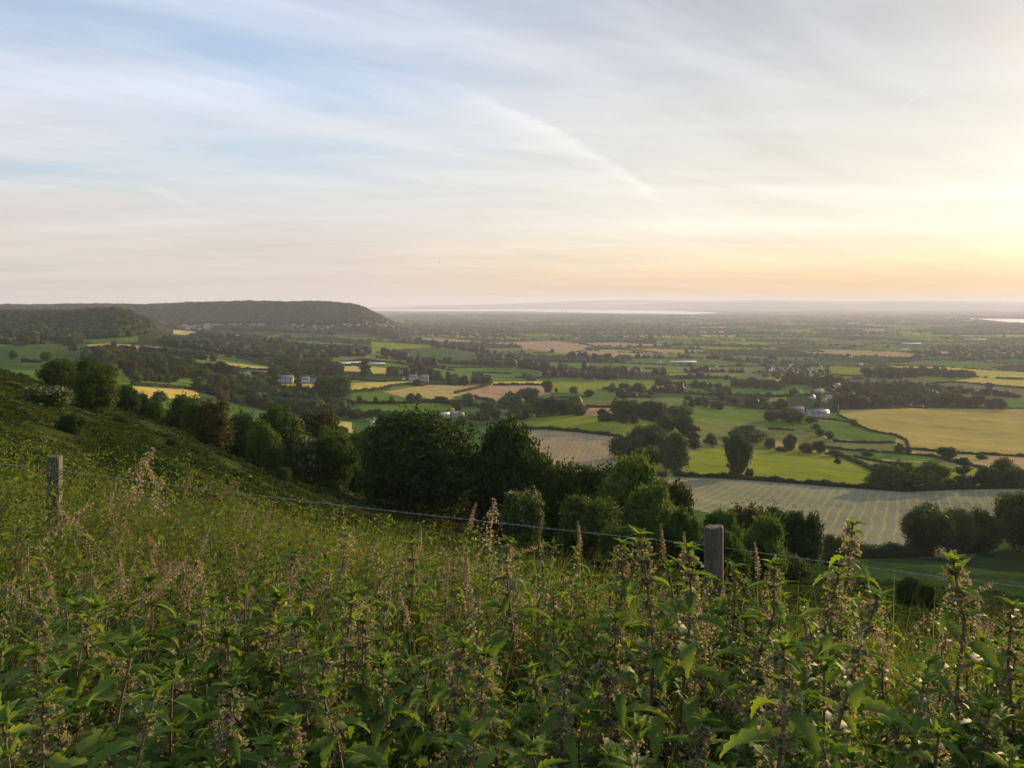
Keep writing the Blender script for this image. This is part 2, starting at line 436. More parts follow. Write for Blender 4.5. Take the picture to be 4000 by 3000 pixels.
# fields: name, material, outline, own object?
FIELDS = [
 ('wheat', '1801,886 1976,882 2069,883 2280,884 2280,987 2064,981 1969,972 1959,951 1934,942 1849,917', 'wheat_field', 'large golden wheat field on the right of the vale'),
 ('hay', '1395,1028 1500,1032 1659,1039 1800,1050 1950,1060 2100,1058 2290,1054 2290,1135 2150,1150 2100,1206 1960,1204 1870,1204 1700,1175 1600,1125 1480,1095 1400,1060', 'hay_field', 'pale mown hay field with yellow diagonal rows beyond the round post'),
 ('hay_pink', '1095,928 1118,929 1230,933 1342,944 1345,1000 1306,1014 1240,1024 1170,1010 1095,950', 'hay_field', 'small striped hay field on the knoll beyond the dark oaks'),
 ('meadow_yellow', '1111,913 1156,897 1256,894 1331,899 1416,911 1416,935 1356,943 1338,943 1230,932 1111,925', 'meadow', 'sunlit green meadow above the hedge on the knoll'),
 ('pink', '1262,880 1325,882 1325,897 1262,897', None, None),
 ('meadow_yellow', '1450,985 1520,972 1600,968 1720,972 1810,990 1893,1020 1893,1057 1659,1037 1440,1031 1440,1000', 'meadow', 'sunlit grazing slope above the long dark hedge'),
 ('pink', '2088,1005 2120,989 2280,990 2280,1013 2170,1018', None, None),
 ('tan', '828,846 928,831 1030,833 1058,833 978,858 990,869 908,867 880,861', 'stubble_field', 'pale tan stubble field behind the four round trees'),
 ('pink', '995,853 1058,833 1173,828 1190,850 1106,866 1066,866', 'stubble_field', 'pinkish brown field beside the pale stubble field'),
 ('gold', '758,828 890,823 925,829 876,831 823,841 758,848', None, None),
 ('gold', '600,831 703,828 703,840 605,850', None, None),
 ('meadow', '748,848 826,845 878,863 878,871 765,871', None, None),
 ('meadow', '768,873 878,872 978,873 978,885 878,896 793,893 ', None, None),
 ('meadow_yellow', '790,896 866,900 860,910 790,906', None, None),
 ('gold', '620,900 760,912 762,935 690,932', None, None),
 ('gold', '280,834 425,843 432,860 300,860', None, None),
 ('meadow', '280,804 392,816 388,826 285,824', None, None),
 ('olive', '268,762 475,776 605,797 600,806 480,795 375,780', None, None),
 ('gold', '480,782 600,796 640,801 600,803 500,796', None, None),
 ('tan', '186,744 240,741 350,750 348,754 200,752', None, None),
 ('meadow', '80,724 160,716 298,724 300,739 195,741 90,738', None, None),
 ('meadow_deep', '-40,748 175,746 215,758 180,776 -40,790', None, None),
 ('gold', '375,712 475,721 560,727 450,729 375,721', None, None),
 ('gold', '646,793 778,790 778,803 690,799', None, None),
 ('gold', '796,791 848,797 846,808 806,808', None, None),
 ('meadow_yellow', '800,738 935,746 928,753 853,757 806,763', None, None),
 ('meadow_deep', '860,758 953,752 1030,767 1030,782 953,785 900,780', None, None),
 ('olive', '720,772 812,766 812,776 720,780', None, None),
 ('meadow', '903,810 1020,796 1110,793 1150,798 1110,815 1000,830 925,817', None, None),
 ('pink', '1118,738 1206,737 1281,748 1246,758 1223,764 1181,760 1125,751', None, None),
 ('pink', '1223,763 1286,758 1418,766 1323,774', None, None),
 ('gold', '1060,825 1180,823 1180,830 1060,832', None, None),
 ('meadow_yellow', '1190,827 1290,824 1406,824 1418,833 1306,839 1256,848 1190,848', None, None),
 ('meadow', '1106,866 1190,852 1300,845 1330,850 1340,860 1260,864 1180,868', None, None),
 ('olive', '1180,870 1330,862 1480,858 1500,872 1320,879 1190,880', None, None),
 ('meadow_yellow', '1345,797 1480,798 1480,804 1345,803', None, None),
 ('meadow_yellow', '1440,805 1600,808 1600,816 1440,813', None, None),
 ('tan', '1370,833 1440,833 1440,845 1370,845', None, None),
 ('gold', '2050,824 2109,815 2290,828 2290,839', None, None),
 ('brown', '1995,831 2056,826 2290,840 2290,856 2049,838', None, None),
 ('pink', '1769,755 1884,757 1884,763 1784,762', None, None),
 ('meadow', '2000,858 2280,866 2280,882 2180,880 2070,876 2000,862', None, None),
 ('meadow_yellow', '1660,860 1700,858 1700,868 1660,868', None, None),
 ('meadow', '1659,912 1757,905 1838,915 1859,930 1934,946 1934,955 1859,952 1799,948 1740,925 1659,925', 'meadow', 'green meadow below the white twin-gabled barns'),
 ('olive', '1500,905 1659,910 1659,926 1740,928 1799,953 1934,960 1960,972 1934,976 1784,966 1659,950 1500,940', None, None),
 ('meadow', '1784,968 1940,978 2020,985 2060,1000 1900,992 1800,982', None, None),
 ('meadow_yellow', '1810,985 1840,990 1970,1012 2110,1010 2290,1030 2290,1055 1893,1050 1860,1003', None, None),
 ('gold', '1660,816 1745,820 1745,826 1660,824', None, None),
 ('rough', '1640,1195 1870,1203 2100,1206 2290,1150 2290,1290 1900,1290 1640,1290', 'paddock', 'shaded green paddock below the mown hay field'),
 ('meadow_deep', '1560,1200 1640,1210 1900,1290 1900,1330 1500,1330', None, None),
]
PAL = ['meadow', 'meadow', 'meadow_deep', 'meadow_deep', 'olive', 'meadow_yellow', 'tan', 'meadow_yellow', 'olive', 'meadow_deep', 'pink', 'woodfloor', 'meadow', 'woodfloor', 'meadow', 'gold']
MATL = ['slope', 'soil', 'meadow', 'meadow_yellow', 'meadow_deep', 'wheat', 'hay', 'hay_pink', 'tan', 'pink', 'gold', 'brown', 'olive', 'woodfloor', 'path', 'water', 'rough']
MI = {k: i for i, k in enumerate(MATL)}
# automatic field pattern in world coordinates
CX, CY = 300., 240.
def seed_of(i, j):
    hsh = np.sin(i*127.1+j*311.7)*43758.5453; a = hsh-np.floor(hsh)
    hsh = np.sin(i*269.5+j*183.3)*43758.5453; b = hsh-np.floor(hsh)
    return (i+.15+.7*a)*CX, (j+.15+.7*b)*CY
def cells(x, y):
    i0 = np.floor(x/CX); j0 = np.floor(y/CY)
    best = np.full(x.shape, 1e18); sec = best.copy(); idb = np.zeros(x.shape); id2 = np.zeros(x.shape)
    for di in (-1, 0, 1):
        for dj in (-1, 0, 1):
            sxx, syy = seed_of(i0+di, j0+dj)
            dd_ = np.abs(x-sxx)*.8+np.abs(y-syy)*1.0+.25*np.hypot(x-sxx, y-syy)
            idd = (i0+di)*1009+(j0+dj)
            nb = dd_ < best
            sec = np.where(nb, best, np.minimum(sec, dd_)); id2 = np.where(nb, idb, np.where(dd_ <= sec, idd, id2))
            idb = np.where(nb, idd, idb); best = np.where(nb, dd_, best)
    return idb, id2, sec-best
def h01(k, s=0.): 
    v_ = np.sin(k*12.9898+s*78.233)*43758.5453; return v_-np.floor(v_)

# polar grid, one vertex ring after another
ring = list(np.exp(np.arange(math.log(.4), math.log(60), .05)))
while ring[-1] < 36500:
    r_ = ring[-1]
    hh = 45+135*min(1, max(0, math.log(r_/60)/math.log(30)))
    ring.append(r_+max(.010*r_ if r_ < 300 else 0, min(r_*r_/(F*hh)*.62, r_*.016)))
ring = np.array(ring)
tf = np.linspace(-.80, .80, 1020)
angs = np.concatenate([np.linspace(-math.pi, math.atan(tf[0]), 44)[:-1], np.arctan(tf), np.linspace(math.atan(tf[-1]), math.pi, 44)[1:-1]])
na, nr = len(angs), len(ring)
AA, RR = np.meshgrid(angs, ring)
GX, GY = RR*np.sin(AA), RR*np.cos(AA)
GZ = H(GX, GY)
VV = np.stack([GX, GY, GZ], -1).reshape(-1, 3)
VV = np.concatenate([VV, [[0, 0, -1.6]]])
ii = np.arange(nr-1)[:, None]*na; jj = np.arange(na)[None]; j2 = (jj+1) % na
FQ = np.stack([ii+jj, ii+na+jj, ii+na+j2, ii+j2], -1).reshape(-1, 4)
FT = np.stack([np.full(na, len(VV)-1), np.arange(na), (np.arange(na)+1) % na], -1)
cen = VV[FQ].mean(1)
cxx, cyy, czz = cen.T
fr = cyy > 1
Qx = np.where(fr, (512+F*cxx/np.where(fr, cyy, 1))*K, -9999)
Qy = np.where(fr, (HOR-F*czz/np.where(fr, cyy, 1))*K, -9999)
dist = np.hypot(cxx, cyy)
mi = np.full(len(FQ), MI['slope'])
mi[dist < 14] = MI['soil']
cid, _, _ = cells(cxx, cyy)
pi_ = np.array([MI[p] for p in PAL])[(h01(cid, 3.)*len(PAL)).astype(int)]
auto = (dist > 190) & fr
mi = np.where(auto, pi_, mi)
mi = np.where((~fr) & (dist > 300), MI['meadow'], mi)
lb_ = fr & (Qx < 620) & (Qy > 700) & auto
mi = np.where(lb_, np.array([MI[k_] for k_ in ('meadow_deep', 'olive', 'meadow_deep', 'meadow_deep', 'woodfloor')])[(h01(cid, 4.)*5).astype(int)], mi)
nb_ = fr & auto & (cyy < 900) & (Qx < 1150) & (Qy > 800)
mi = np.where(nb_, np.array([MI[k_] for k_ in ('meadow_deep', 'woodfloor', 'meadow')])[(h01(cid, 6.)*3).astype(int)], mi)
mi = np.where(fr & auto & (cyy < 420), MI['meadow_deep'], mi)
hill = ((Qx < 870) & (cyy > 3100) & (cyy < 6500)) | ((Qx < 400) & (cyy > 1120) & (cyy < 2700)) | ((Qx < 860) & (cyy > 2900) & (cyy < 6500)) | ((cyy > 8500) & (h01(cid, 9.) < .6)) | (cyy > 22500)
mi = np.where(fr & hill, MI['woodfloor'], mi)
water = fr & (cyy > 5000)
wp = Pq('770,668 1110,667.6 1400,670 1560,675.5 1500,678.6 1350,677.2 1250,675.4 1106,672.2 900,672.4 786,672')
wp2 = Pq('2030,686.6 2130,688.4 2290,690.5 2290,699 2180,696 2150,693 2120,690')
wm = water & (inside(wp, Qx, Qy) | inside(wp2, Qx, Qy))
# near river flats stay flat: the far strip keeps the polygon only where the surface faces us
own = np.zeros(len(FQ), int)
OWN = []
vis = fr & (dist > 70) & (dist < 5000)
for k, (mn, poly, on, lab) in enumerate(FIELDS):
    P = Pq(poly)
    s_ = vis & (dist > (150 if P[:, 1].max() < 1100 else 70)) & inside(P, Qx, Qy)
    mi[s_] = MI[mn]
    if on:
        OWN.append((on, lab, mn)); own[s_] = len(OWN)
    else: own[s_] = 0
OWN.append(('estuary', 'bright strip of estuary water below the far hills', 'water'))
own[wm] = len(OWN); mi[wm] = MI['water']
g0 = own == 0
mq = mi[g0]
me = mesh('ground', VV, [FT, FQ[g0]], [M[k] for k in MATL], np.concatenate([np.full(len(FT), MI['soil']), mq]), True)
ground = tag(mobj('ground', me), 'rolling ground of hillside and patchwork farmland down to the vale', None, None, 'structure')
for k, (on, lab, mn) in enumerate(OWN):
    f_ = FQ[own == k+1]
    if not len(f_): print('EMPTY FIELD', on, lab); continue
    u_, inv = np.unique(f_, return_inverse=True)
    me = mesh(on, VV[u_], inv.reshape(f_.shape), [M[mn]], None, True)
    tag(mobj(on, me), lab, None, None, 'structure')
# haze
m, t = mat('evening haze')
pv = t.n('ShaderNodeVolumePrincipled'); pv.inputs['Color'].default_value = (.74, .77, .90, 1)
pv.inputs['Density'].default_value = 6.2e-5; pv.inputs['Anisotropy'].default_value = .12
t.n('ShaderNodeOutputMaterial', i_Volume=pv.outputs[0])
b = MB(); b.box((0, 0, -20), (90000, 90000, 380)); 
tag(mobj('haze', b.build('haze', [m])), 'pale evening haze lying over the vale', None, None, 'stuff')
# ------------------------------------------------------------ leaf and bark materials
M['leaf_dark'] = leaf_mat('dark oak foliage', [(.014, .029, .007), (.042, .070, .014), (.105, .132, .028)], .30, scale=.25)
M['leaf_mid'] = leaf_mat('hawthorn foliage', [(.018, .035, .008), (.042, .070, .015), (.085, .11, .026)], .28, scale=.3)
M['leaf_light'] = leaf_mat('ash foliage', [(.035, .065, .012), (.065, .11, .02), (.12, .16, .035)], .35, scale=.35)
M['leaf_brown'] = leaf_mat('bronze foliage', [(.035, .04, .012), (.07, .07, .02), (.13, .115, .035)], .25, scale=.3)
M['leaf_far'] = leaf_mat('distant foliage', [(.011, .024, .009), (.026, .047, .014), (.056, .080, .024)], .18, scale=.04)
M['hedge'] = leaf_mat('hedge foliage', [(.014, .028, .008), (.028, .050, .013), (.055, .078, .02)], .2, scale=.3)
M['blossom'] = leaf_mat('elder blossom', [(.34, .36, .24), (.46, .46, .34)], .3, (1.1, 1.1, .8))
M['bark'] = plain('bark', (.045, .036, .026), (.10, .082, .06), 3, .9, bump=.6)
M['wood_white'] = plain('pale bark', (.10, .09, .07), (.18, .16, .12), 3, .9)

# ------------------------------------------------------------ crowns
def ico():
    p = (1+5**.5)/2
    v = np.array([(-1, p, 0), (1, p, 0), (-1, -p, 0), (1, -p, 0), (0, -1, p), (0, 1, p), (0, -1, -p), (0, 1, -p), (p, 0, -1), (p, 0, 1), (-p, 0, -1), (-p, 0, 1)], float)
    f = np.array([(0, 11, 5), (0, 5, 1), (0, 1, 7), (0, 7, 10), (0, 10, 11), (1, 5, 9), (5, 11, 4), (11, 10, 2), (10, 7, 6), (7, 1, 8), (3, 9, 4), (3, 4, 2), (3, 2, 6), (3, 6, 8), (3, 8, 9), (4, 9, 5), (2, 4, 11), (6, 2, 10), (8, 6, 7), (9, 8, 1)])
    return v/np.linalg.norm(v, axis=1)[:, None], f
IV, IF = ico()
def ico2():
    v = [tuple(a) for a in IV]; c = {}; f = []
    def mid(a, b):
        k = (min(a, b), max(a, b))
        if k not in c:
            q = np.array(v[a])+np.array(v[b]); q /= np.linalg.norm(q); v.append(tuple(q)); c[k] = len(v)-1
        return c[k]
    for a, b, d in IF:
        x, y, z = mid(a, b), mid(b, d), mid(d, a)
        f += [(a, x, z), (x, b, y), (z, y, d), (x, y, z)]
    return np.array(v), np.array(f)
IV2, IF2 = ico2()
def fib(n, r):
    d = r.normal(size=(n, 3)); return unit(d)
def make_crown(seed, w, h, base, nl, nleaf, ls, shape='round', lobe=(.22, .46)):
    """list of lobes and the leaves on them; w,h full size of the tree, base = bare trunk height"""
    r = np.random.default_rng(seed)
    C = []; Rr = []
    ch = h-base
    for k in range(nl):
        d = unit(r.normal(size=3)); d[2] = abs(d[2])*1.0 if r.random() < .68 else d[2]
        u_ = r.uniform(.40, .92)
        if shape == 'cone':
            zz = r.random()**1.3; rad = (1-zz)*.42*w
            a_ = r.uniform(0, 2*math.pi)
            c_ = np.array([math.cos(a_)*rad, math.sin(a_)*rad, base+zz*ch*.9]); lr = w*(.10+.16*(1-zz))
        elif shape == 'column':
            zz = r.random(); a_ = r.uniform(0, 2*math.pi); rad = .22*w*math.sin(math.pi*(.15+.75*zz))
            c_ = np.array([math.cos(a_)*rad, math.sin(a_)*rad, base+zz*ch*.86]); lr = w*r.uniform(.2, .3)
        else:
            c_ = np.array([d[0]*w*.5*u_*.9, d[1]*w*.5*u_*.9, base+ch*.44+d[2]*ch*.5*u_*.95]); lr = w*r.uniform(*lobe)*.5*(1.15 if u_ < .6 else .9)
            if d[2] < -.3: lr *= .8
        C.append(c_); Rr.append(lr)
    if shape == 'round':
        for k in range(max(2, nl//5)):
            C.append(np.array([r.normal()*w*.08, r.normal()*w*.08, base+ch*r.uniform(.3, .6)])); Rr.append(w*.27)
    C = np.array(C); Rr = np.array(Rr)
    wgt = Rr**2; idx = r.choice(len(C), nleaf, p=wgt/wgt.sum())
    d = unit(r.normal(size=(nleaf, 3))+np.array([0, 0, .25]))
    bump = 1+.17*np.sin(d[:, 0]*7+idx)+.17*np.sin(d[:, 1]*9+idx*2.)+.12*np.sin(d[:, 2]*13+idx)
    rad = Rr[idx]*bump*(1-np.abs(r.normal(0, .10, nleaf)))
    P = C[idx]+d*rad[:, None]*np.array([1, 1, .82 if shape != 'cone' else .6])
    P[:, 2] = np.maximum(P[:, 2], base*.3+abs(r.normal(0, .03*h, nleaf)))
    # stray outer sprays
    s_ = r.random(nleaf) < .10; P[s_] += d[s_]*Rr[idx[s_], None]*r.uniform(.05, .42, (s_.sum(), 1))
    # nothing buried deep inside a neighbouring lobe
    keep = np.ones(nleaf, bool)
    for c_, q in zip(C, Rr):
        keep &= np.linalg.norm(P-c_, axis=1) > q*.62
    keep &= P[:, 2] > base*.5
    P, d = P[keep], d[keep]
    nn = unit(d+r.normal(0, .75, d.shape))
    V, Fc = leaves(P, nn, ls*r.uniform(.6, 1.3, len(P)), .62, r, .15)
    mb = MB(); mb.add(V, Fc, 0)
    for c_, q in zip(C, Rr):
        vv = IV2*(q*.60*(1+.1*np.sin(IV2[:, :1]*9+IV2[:, 1:2]*7)))*np.array([1, 1, .8])+c_
        vv[:, 2] = np.maximum(vv[:, 2], base*.5)
        mb.add(vv, IF2, 0)
    return mb, C, Rr
def make_trunk(seed, w, h, base, C, Rr, rad):
    r = np.random.default_rng(seed); mb = MB()
    top = base+(h-base)*.55
    n = 7; z = np.linspace(-.4, top, n)
    bx_ = np.cumsum(r.normal(0, .02*w, n)); by_ = np.cumsum(r.normal(0, .02*w, n)); bx_ -= bx_[0]; by_ -= by_[0]
    P = np.stack([bx_, by_, z], 1)
    rr = rad*np.linspace(1.15, .35, n); rr[0] *= 1.4
    mb.tube(P, rr, 8)
    k = min(len(C), 9)
    for i in r.choice(len(C), k, replace=False):
        s_ = r.integers(2, 5); a = P[s_]; e = C[i]
        mid_ = (a+e)/2+np.array([0, 0, -.05*h])+r.normal(0, .02*w, 3)
        mb.tube([a, mid_, e], [rad*.42, rad*.26, rad*.1], 5)
    return mb
PROTO = {}
def proto(key, seed, w, h, base, nl, nleaf, ls, mat_, shape='round', rad=None, bark='bark', flowers=0, lobe=(.22, .46)):
    mb, C, Rr = make_crown(seed, w, h, base, nl, nleaf, ls, shape, lobe)
    allv = np.concatenate(mb.V)
    hx = np.percentile(np.abs(allv[:, 0]), 98.5); hy = np.percentile(np.abs(allv[:, 1]), 98.5)
    zt_ = np.percentile(allv[:, 2], 99.7); zb_ = np.percentile(allv[:, 2], .5); lowz = base*.45
    fix = lambda A: np.stack([A[:, 0]*w*.5/hx, A[:, 1]*w*.5/hy, lowz+(A[:, 2]-zb_)*(h-lowz)/(zt_-zb_)], 1)
    mb.V = [fix(v_) for v_ in mb.V]; C = fix(C); Rr = Rr*(w*.5/hx+w*.5/hy)*.5
    cm = mb.build(key+'_crown', [M[mat_]])
    tm = make_trunk(seed+1, w, h, base, C, Rr, rad or .03*h).build(key+'_trunk', [M[bark]], True)
    fm = None
    if flowers:
        r = np.random.default_rng(seed+5)
        idx = r.integers(0, len(C), flowers); d = unit(r.normal(size=(flowers, 3))+np.array([.2, -.3, .5]))
        P = C[idx]+d*Rr[idx][:, None]*1.02*np.array([1, 1, .85])
        k = 7
        P = np.repeat(P, k, 0); dn = np.repeat(d, k, 0)
        P = P+r.normal(0, ls*.7, P.shape)
        V, Fc = leaves(P, unit(dn+r.normal(0, .3, dn.shape)), ls*.55, .8, r)
        mb2 = MB(); mb2.add(V, Fc); fm = mb2.build(key+'_blossom', [M['blossom']])
    PROTO[key] = (cm, tm, fm, w, h)
# near, big on the picture
proto('oak_a', 11, 12, 12, .8, 34, 42000, .19, 'leaf_dark')
proto('oak_b', 12, 11, 12, .8, 30, 36000, .19, 'leaf_dark')
proto('thorn_a', 13, 6, 6, .2, 22, 20000, .12, 'leaf_mid')
proto('thorn_b', 14, 6, 5, .15, 20, 20000, .12, 'leaf_mid')
proto('thorn_c', 15, 6, 6, .2, 24, 20000, .12, 'leaf_dark')
proto('ash_a', 16, 8, 9, .6, 26, 24000, .15, 'leaf_light', lobe=(.2, .32))
proto('ash_b', 17, 7, 7, .4, 24, 22000, .14, 'leaf_light', lobe=(.2, .32))
proto('bronze', 18, 6, 7, .4, 22, 18000, .13, 'leaf_brown')
proto('elder', 19, 5, 4.2, .15, 18, 14000, .11, 'leaf_mid', flowers=420)
# middle distance
proto('mid_oak_a', 21, 12, 11, .5, 22, 9000, .36, 'leaf_dark')
proto('mid_oak_b', 22, 11, 11, .6, 20, 9000, .36, 'leaf_mid')
proto('mid_oak_c', 23, 13, 10, .4, 22, 9000, .38, 'leaf_dark')
proto('mid_ash', 24, 10, 12, .9, 20, 7500, .36, 'leaf_light', lobe=(.2, .3))
proto('mid_bush', 25, 8, 6, .2, 12, 3500, .32, 'leaf_mid')
proto('poplar', 26, 5, 14, 1.0, 16, 3500, .34, 'leaf_mid', 'column')
proto('fir', 27, 5, 14, .8, 26, 3500, .32, 'leaf_dark', 'cone')
proto('mid_bronze', 28, 10, 10, .5, 18, 6500, .36, 'leaf_brown')

NTREE = [0]
def tree(key, x, y, z, w, h, label=None, name='tree', cat='tree', group=None, rz=None, depth=None, ratio=None):
    cm, tm, fm, pw, ph = PROTO[key]
    o = empty(name, (x, y, z), random.uniform(0, 6.28) if rz is None else rz, (w/pw, (depth or w*random.uniform(.85, 1.1))/pw, h/ph))
    tag(o, label, cat, group)
    mobj('crown', cm, o); mobj('trunk', tm, o)
    if fm is not None: mobj('blossom', fm, o)
    NTREE[0] += 1
    return o
def qtree(key, Q, top, wq, d=None, base=None, label=None, name='tree', cat='tree', group=None, sink=.3, cap=0):
    """tree drawn at Q with its top at row top, width wq; at distance d, or standing where the ground shows at row base"""
    if d is None: x, y, z = at(Q, base)
    else:
        y = d; x = (Q/K-512)/F*y; z = h1(x, y)
    h = -(top/K-HOR)/F*y-z+sink
    w_ = wq/K/F*y
    h = max(h, w_*.45)
    if cap: w_ = max(w_, h/cap)
    return tree(key, x, y, z-sink, w_*1.0, h*1.02, label, name, cat, group)
# ---- trees and bushes on and below the hillside
NEAR = [
 ('thorn_b', 36, 905, 60, 34, 'low scrub at the left edge of the hillside below the elder', 'bush'),
 ('thorn_c', 262, 902, 30, 70, 'small dark scrub bush low on the hillside right of the tall hawthorn', 'bush'),
 ('thorn_b', 372, 948, 26, 62, 'tiny scrub bush in the middle of the hillside', 'bush'),
 ('thorn_c', 610, 1010, 34, 66, 'small scrub bush on the hillside below the bright bush', 'bush'),
 ('thorn_c', 125, 776, 75, 122, 'dark rounded bush at the top left edge of the hillside', 'bush'),
 ('thorn_c', 182, 776, 72, 126, 'dark bush behind the tall hawthorn on the left hillside', 'bush'),
 ('thorn_a', 204, 790, 88, 84, 'tall leafy hawthorn with a sunlit right side on the left hillside', 'hawthorn'),
 ('elder', 106, 834, 96, 52, 'elder bush in creamy flower left of the tall hawthorn', 'elder'),
 ('thorn_b', 156, 893, 56, 33, 'low bush on the slope below the flowering elder', 'bush'),
 ('thorn_a', 272, 834, 56, 112, 'rounded bush just right of the tall hawthorn', 'bush'),
 ('thorn_b', 303, 850, 46, 118, 'low bush on the ridge edge right of the rounded bush', 'bush'),
 ('ash_b', 336, 866, 46, 116, 'small pale green bush on the ridge in front of the gold field', 'bush'),
 ('thorn_c', 392, 855, 78, 112, 'dark spreading bush on the ridge, leftmost of the hedge line', 'bush'),
 ('thorn_c', 428, 872, 62, 104, 'dark bush tucked between two larger bushes on the ridge', 'bush'),
 ('bronze', 462, 869, 84, 98, 'olive brown round tree on the ridge edge', 'tree'),
 ('thorn_b', 522, 893, 62, 103, 'bush between the olive brown tree and the big pale bush', 'bush'),
 ('thorn_a', 598, 883, 116, 106, 'broad green tree behind the bright bush on the ridge', 'tree'),
 ('ash_b', 570, 915, 70, 92, 'bright sunlit bush at the front of the ridge hedge', 'bush'),
 ('bronze', 687, 889, 66, 130, 'bronze tinted tree standing above the ridge hedge', 'tree'),
 ('elder', 664, 940, 52, 94, 'small elder with pale blossom below the bronze tree', 'elder'),
 ('thorn_c', 722, 943, 100, 95, 'dark mounded bush left of the great oak', 'bush'),
 ('ash_b', 780, 928, 80, 112, 'mid green bush rising behind the dark mound left of the great oak', 'bush'),
 ('ash_b', 720, 926, 60, 118, 'light green bush behind the dark mound', 'bush'),
 ('oak_a', 905, 893, 232, 88, 'great dark oak, the largest tree at the foot of the slope', 'oak'),
 ('oak_a', 1088, 913, 176, 86, 'second large dark oak right of the great oak', 'oak'),
 ('oak_b', 1165, 985, 84, 82, 'lower dark tree on the right flank of the second oak', 'oak'),
 ('elder', 1126, 1056, 96, 62, 'elder covered in pale blossom at the foot of the second oak', 'elder'),
 ('thorn_c', 1262, 1077, 132, 56, 'smooth dark domed bush below the light green ash', 'bush'),
 ('thorn_a', 1215, 1003, 94, 84, 'green tree top between the second oak and the dark thicket', 'tree'),
 ('oak_b', 1278, 1009, 100, 84, 'dark tree behind the domed bush', 'tree'),
 ('ash_a', 1352, 990, 138, 78, 'tall sunlit ash in the middle of the thicket', 'ash'),
 ('ash_b', 1404, 1044, 76, 68, 'drooping green tree right of the tall ash', 'tree'),
 ('bronze', 1452, 1041, 88, 95, 'olive tree in front of the striped field, right of the ash', 'tree'),
 ('thorn_b', 1350, 1140, 92, 50, 'low hedge-like bush under the tall ash', 'bush'),
 ('ash_b', 1472, 1098, 88, 60, 'bright green shrub left of the round fence post', 'shrub'),
 ('ash_a', 1555, 1108, 86, 66, 'leafy shrub directly behind the round fence post', 'shrub'),
 ('bronze', 1612, 1094, 48, 88, 'small dark tree against the striped hay field', 'tree'),
 ('ash_a', 1645, 1118, 104, 58, 'pale green sapling-like tree right of the fence post', 'tree'),
 ('ash_b', 1575, 1150, 56, 42, 'light shrub at the right foot of the round fence post', 'shrub'),
 ('thorn_a', 1520, 1165, 90, 44, 'low leafy bush left of the round fence post base', 'bush'),
 ('thorn_c', 1733, 1110, 92, 98, 'very dark round bush in front of the striped hay field', 'bush'),
 ('thorn_c', 1676, 1102, 32, 104, 'thin dark tree left of the very dark round bush', 'tree'),
 ('thorn_c', 1800, 1158, 30, 128, 'small dark bush at the lower edge of the hay field', 'bush'),
 ('oak_b', 2003, 1093, 98, 204, 'big round dark tree standing at the foot of the hay field', 'oak'),
 ('oak_a', 2070, 1103, 78, 212, 'dark tree touching the big round tree on its right', 'oak'),
 ('thorn_a', 2124, 1104, 62, 216, 'rightmost tree of the clump at the foot of the hay field', 'tree'),
 ('oak_b', 2196, 1067, 88, 226, 'dark tree cut by the right edge above the paddock', 'oak'),
 ('oak_b', 2262, 1060, 90, 222, 'dark unseen tree just past the right edge, added to shade the paddock', 'oak'),  # unseen trees past the right edge, added to shade the paddock
 ('oak_a', 2330, 1062, 100, 205, 'broad unseen tree past the right edge, added for shade on the paddock', 'oak'),
 ('oak_b', 2420, 1070, 110, 190, 'large unseen tree well past the right edge, added to shadow the paddock', 'oak'),
 ('oak_a', 2530, 1080, 120, 178, 'last unseen tree of the added shade row past the right edge', 'oak'),
 ('thorn_a', 1962, 1246, 52, 55, 'small dark bush beyond the wire on the right', 'bush'),
 ('thorn_c', 2006, 1262, 40, 52, 'smallest dark bush beside another beyond the wire', 'bush'),
 ('thorn_b', 1700, 1200, 90, 75, 'dark low bush below the very dark round bush', 'bush'),
]
for key, Q, top, wq, d, lab, cat in NEAR:
    qtree(key, Q, top, wq, d, None, lab, {'oak': 'oak_tree', 'ash': 'ash_tree', 'hawthorn': 'hawthorn_tree', 'elder': 'elder_bush'}.get(cat, cat if cat != 'tree' else 'hillside_tree'), cat, None, .3, 1.65)
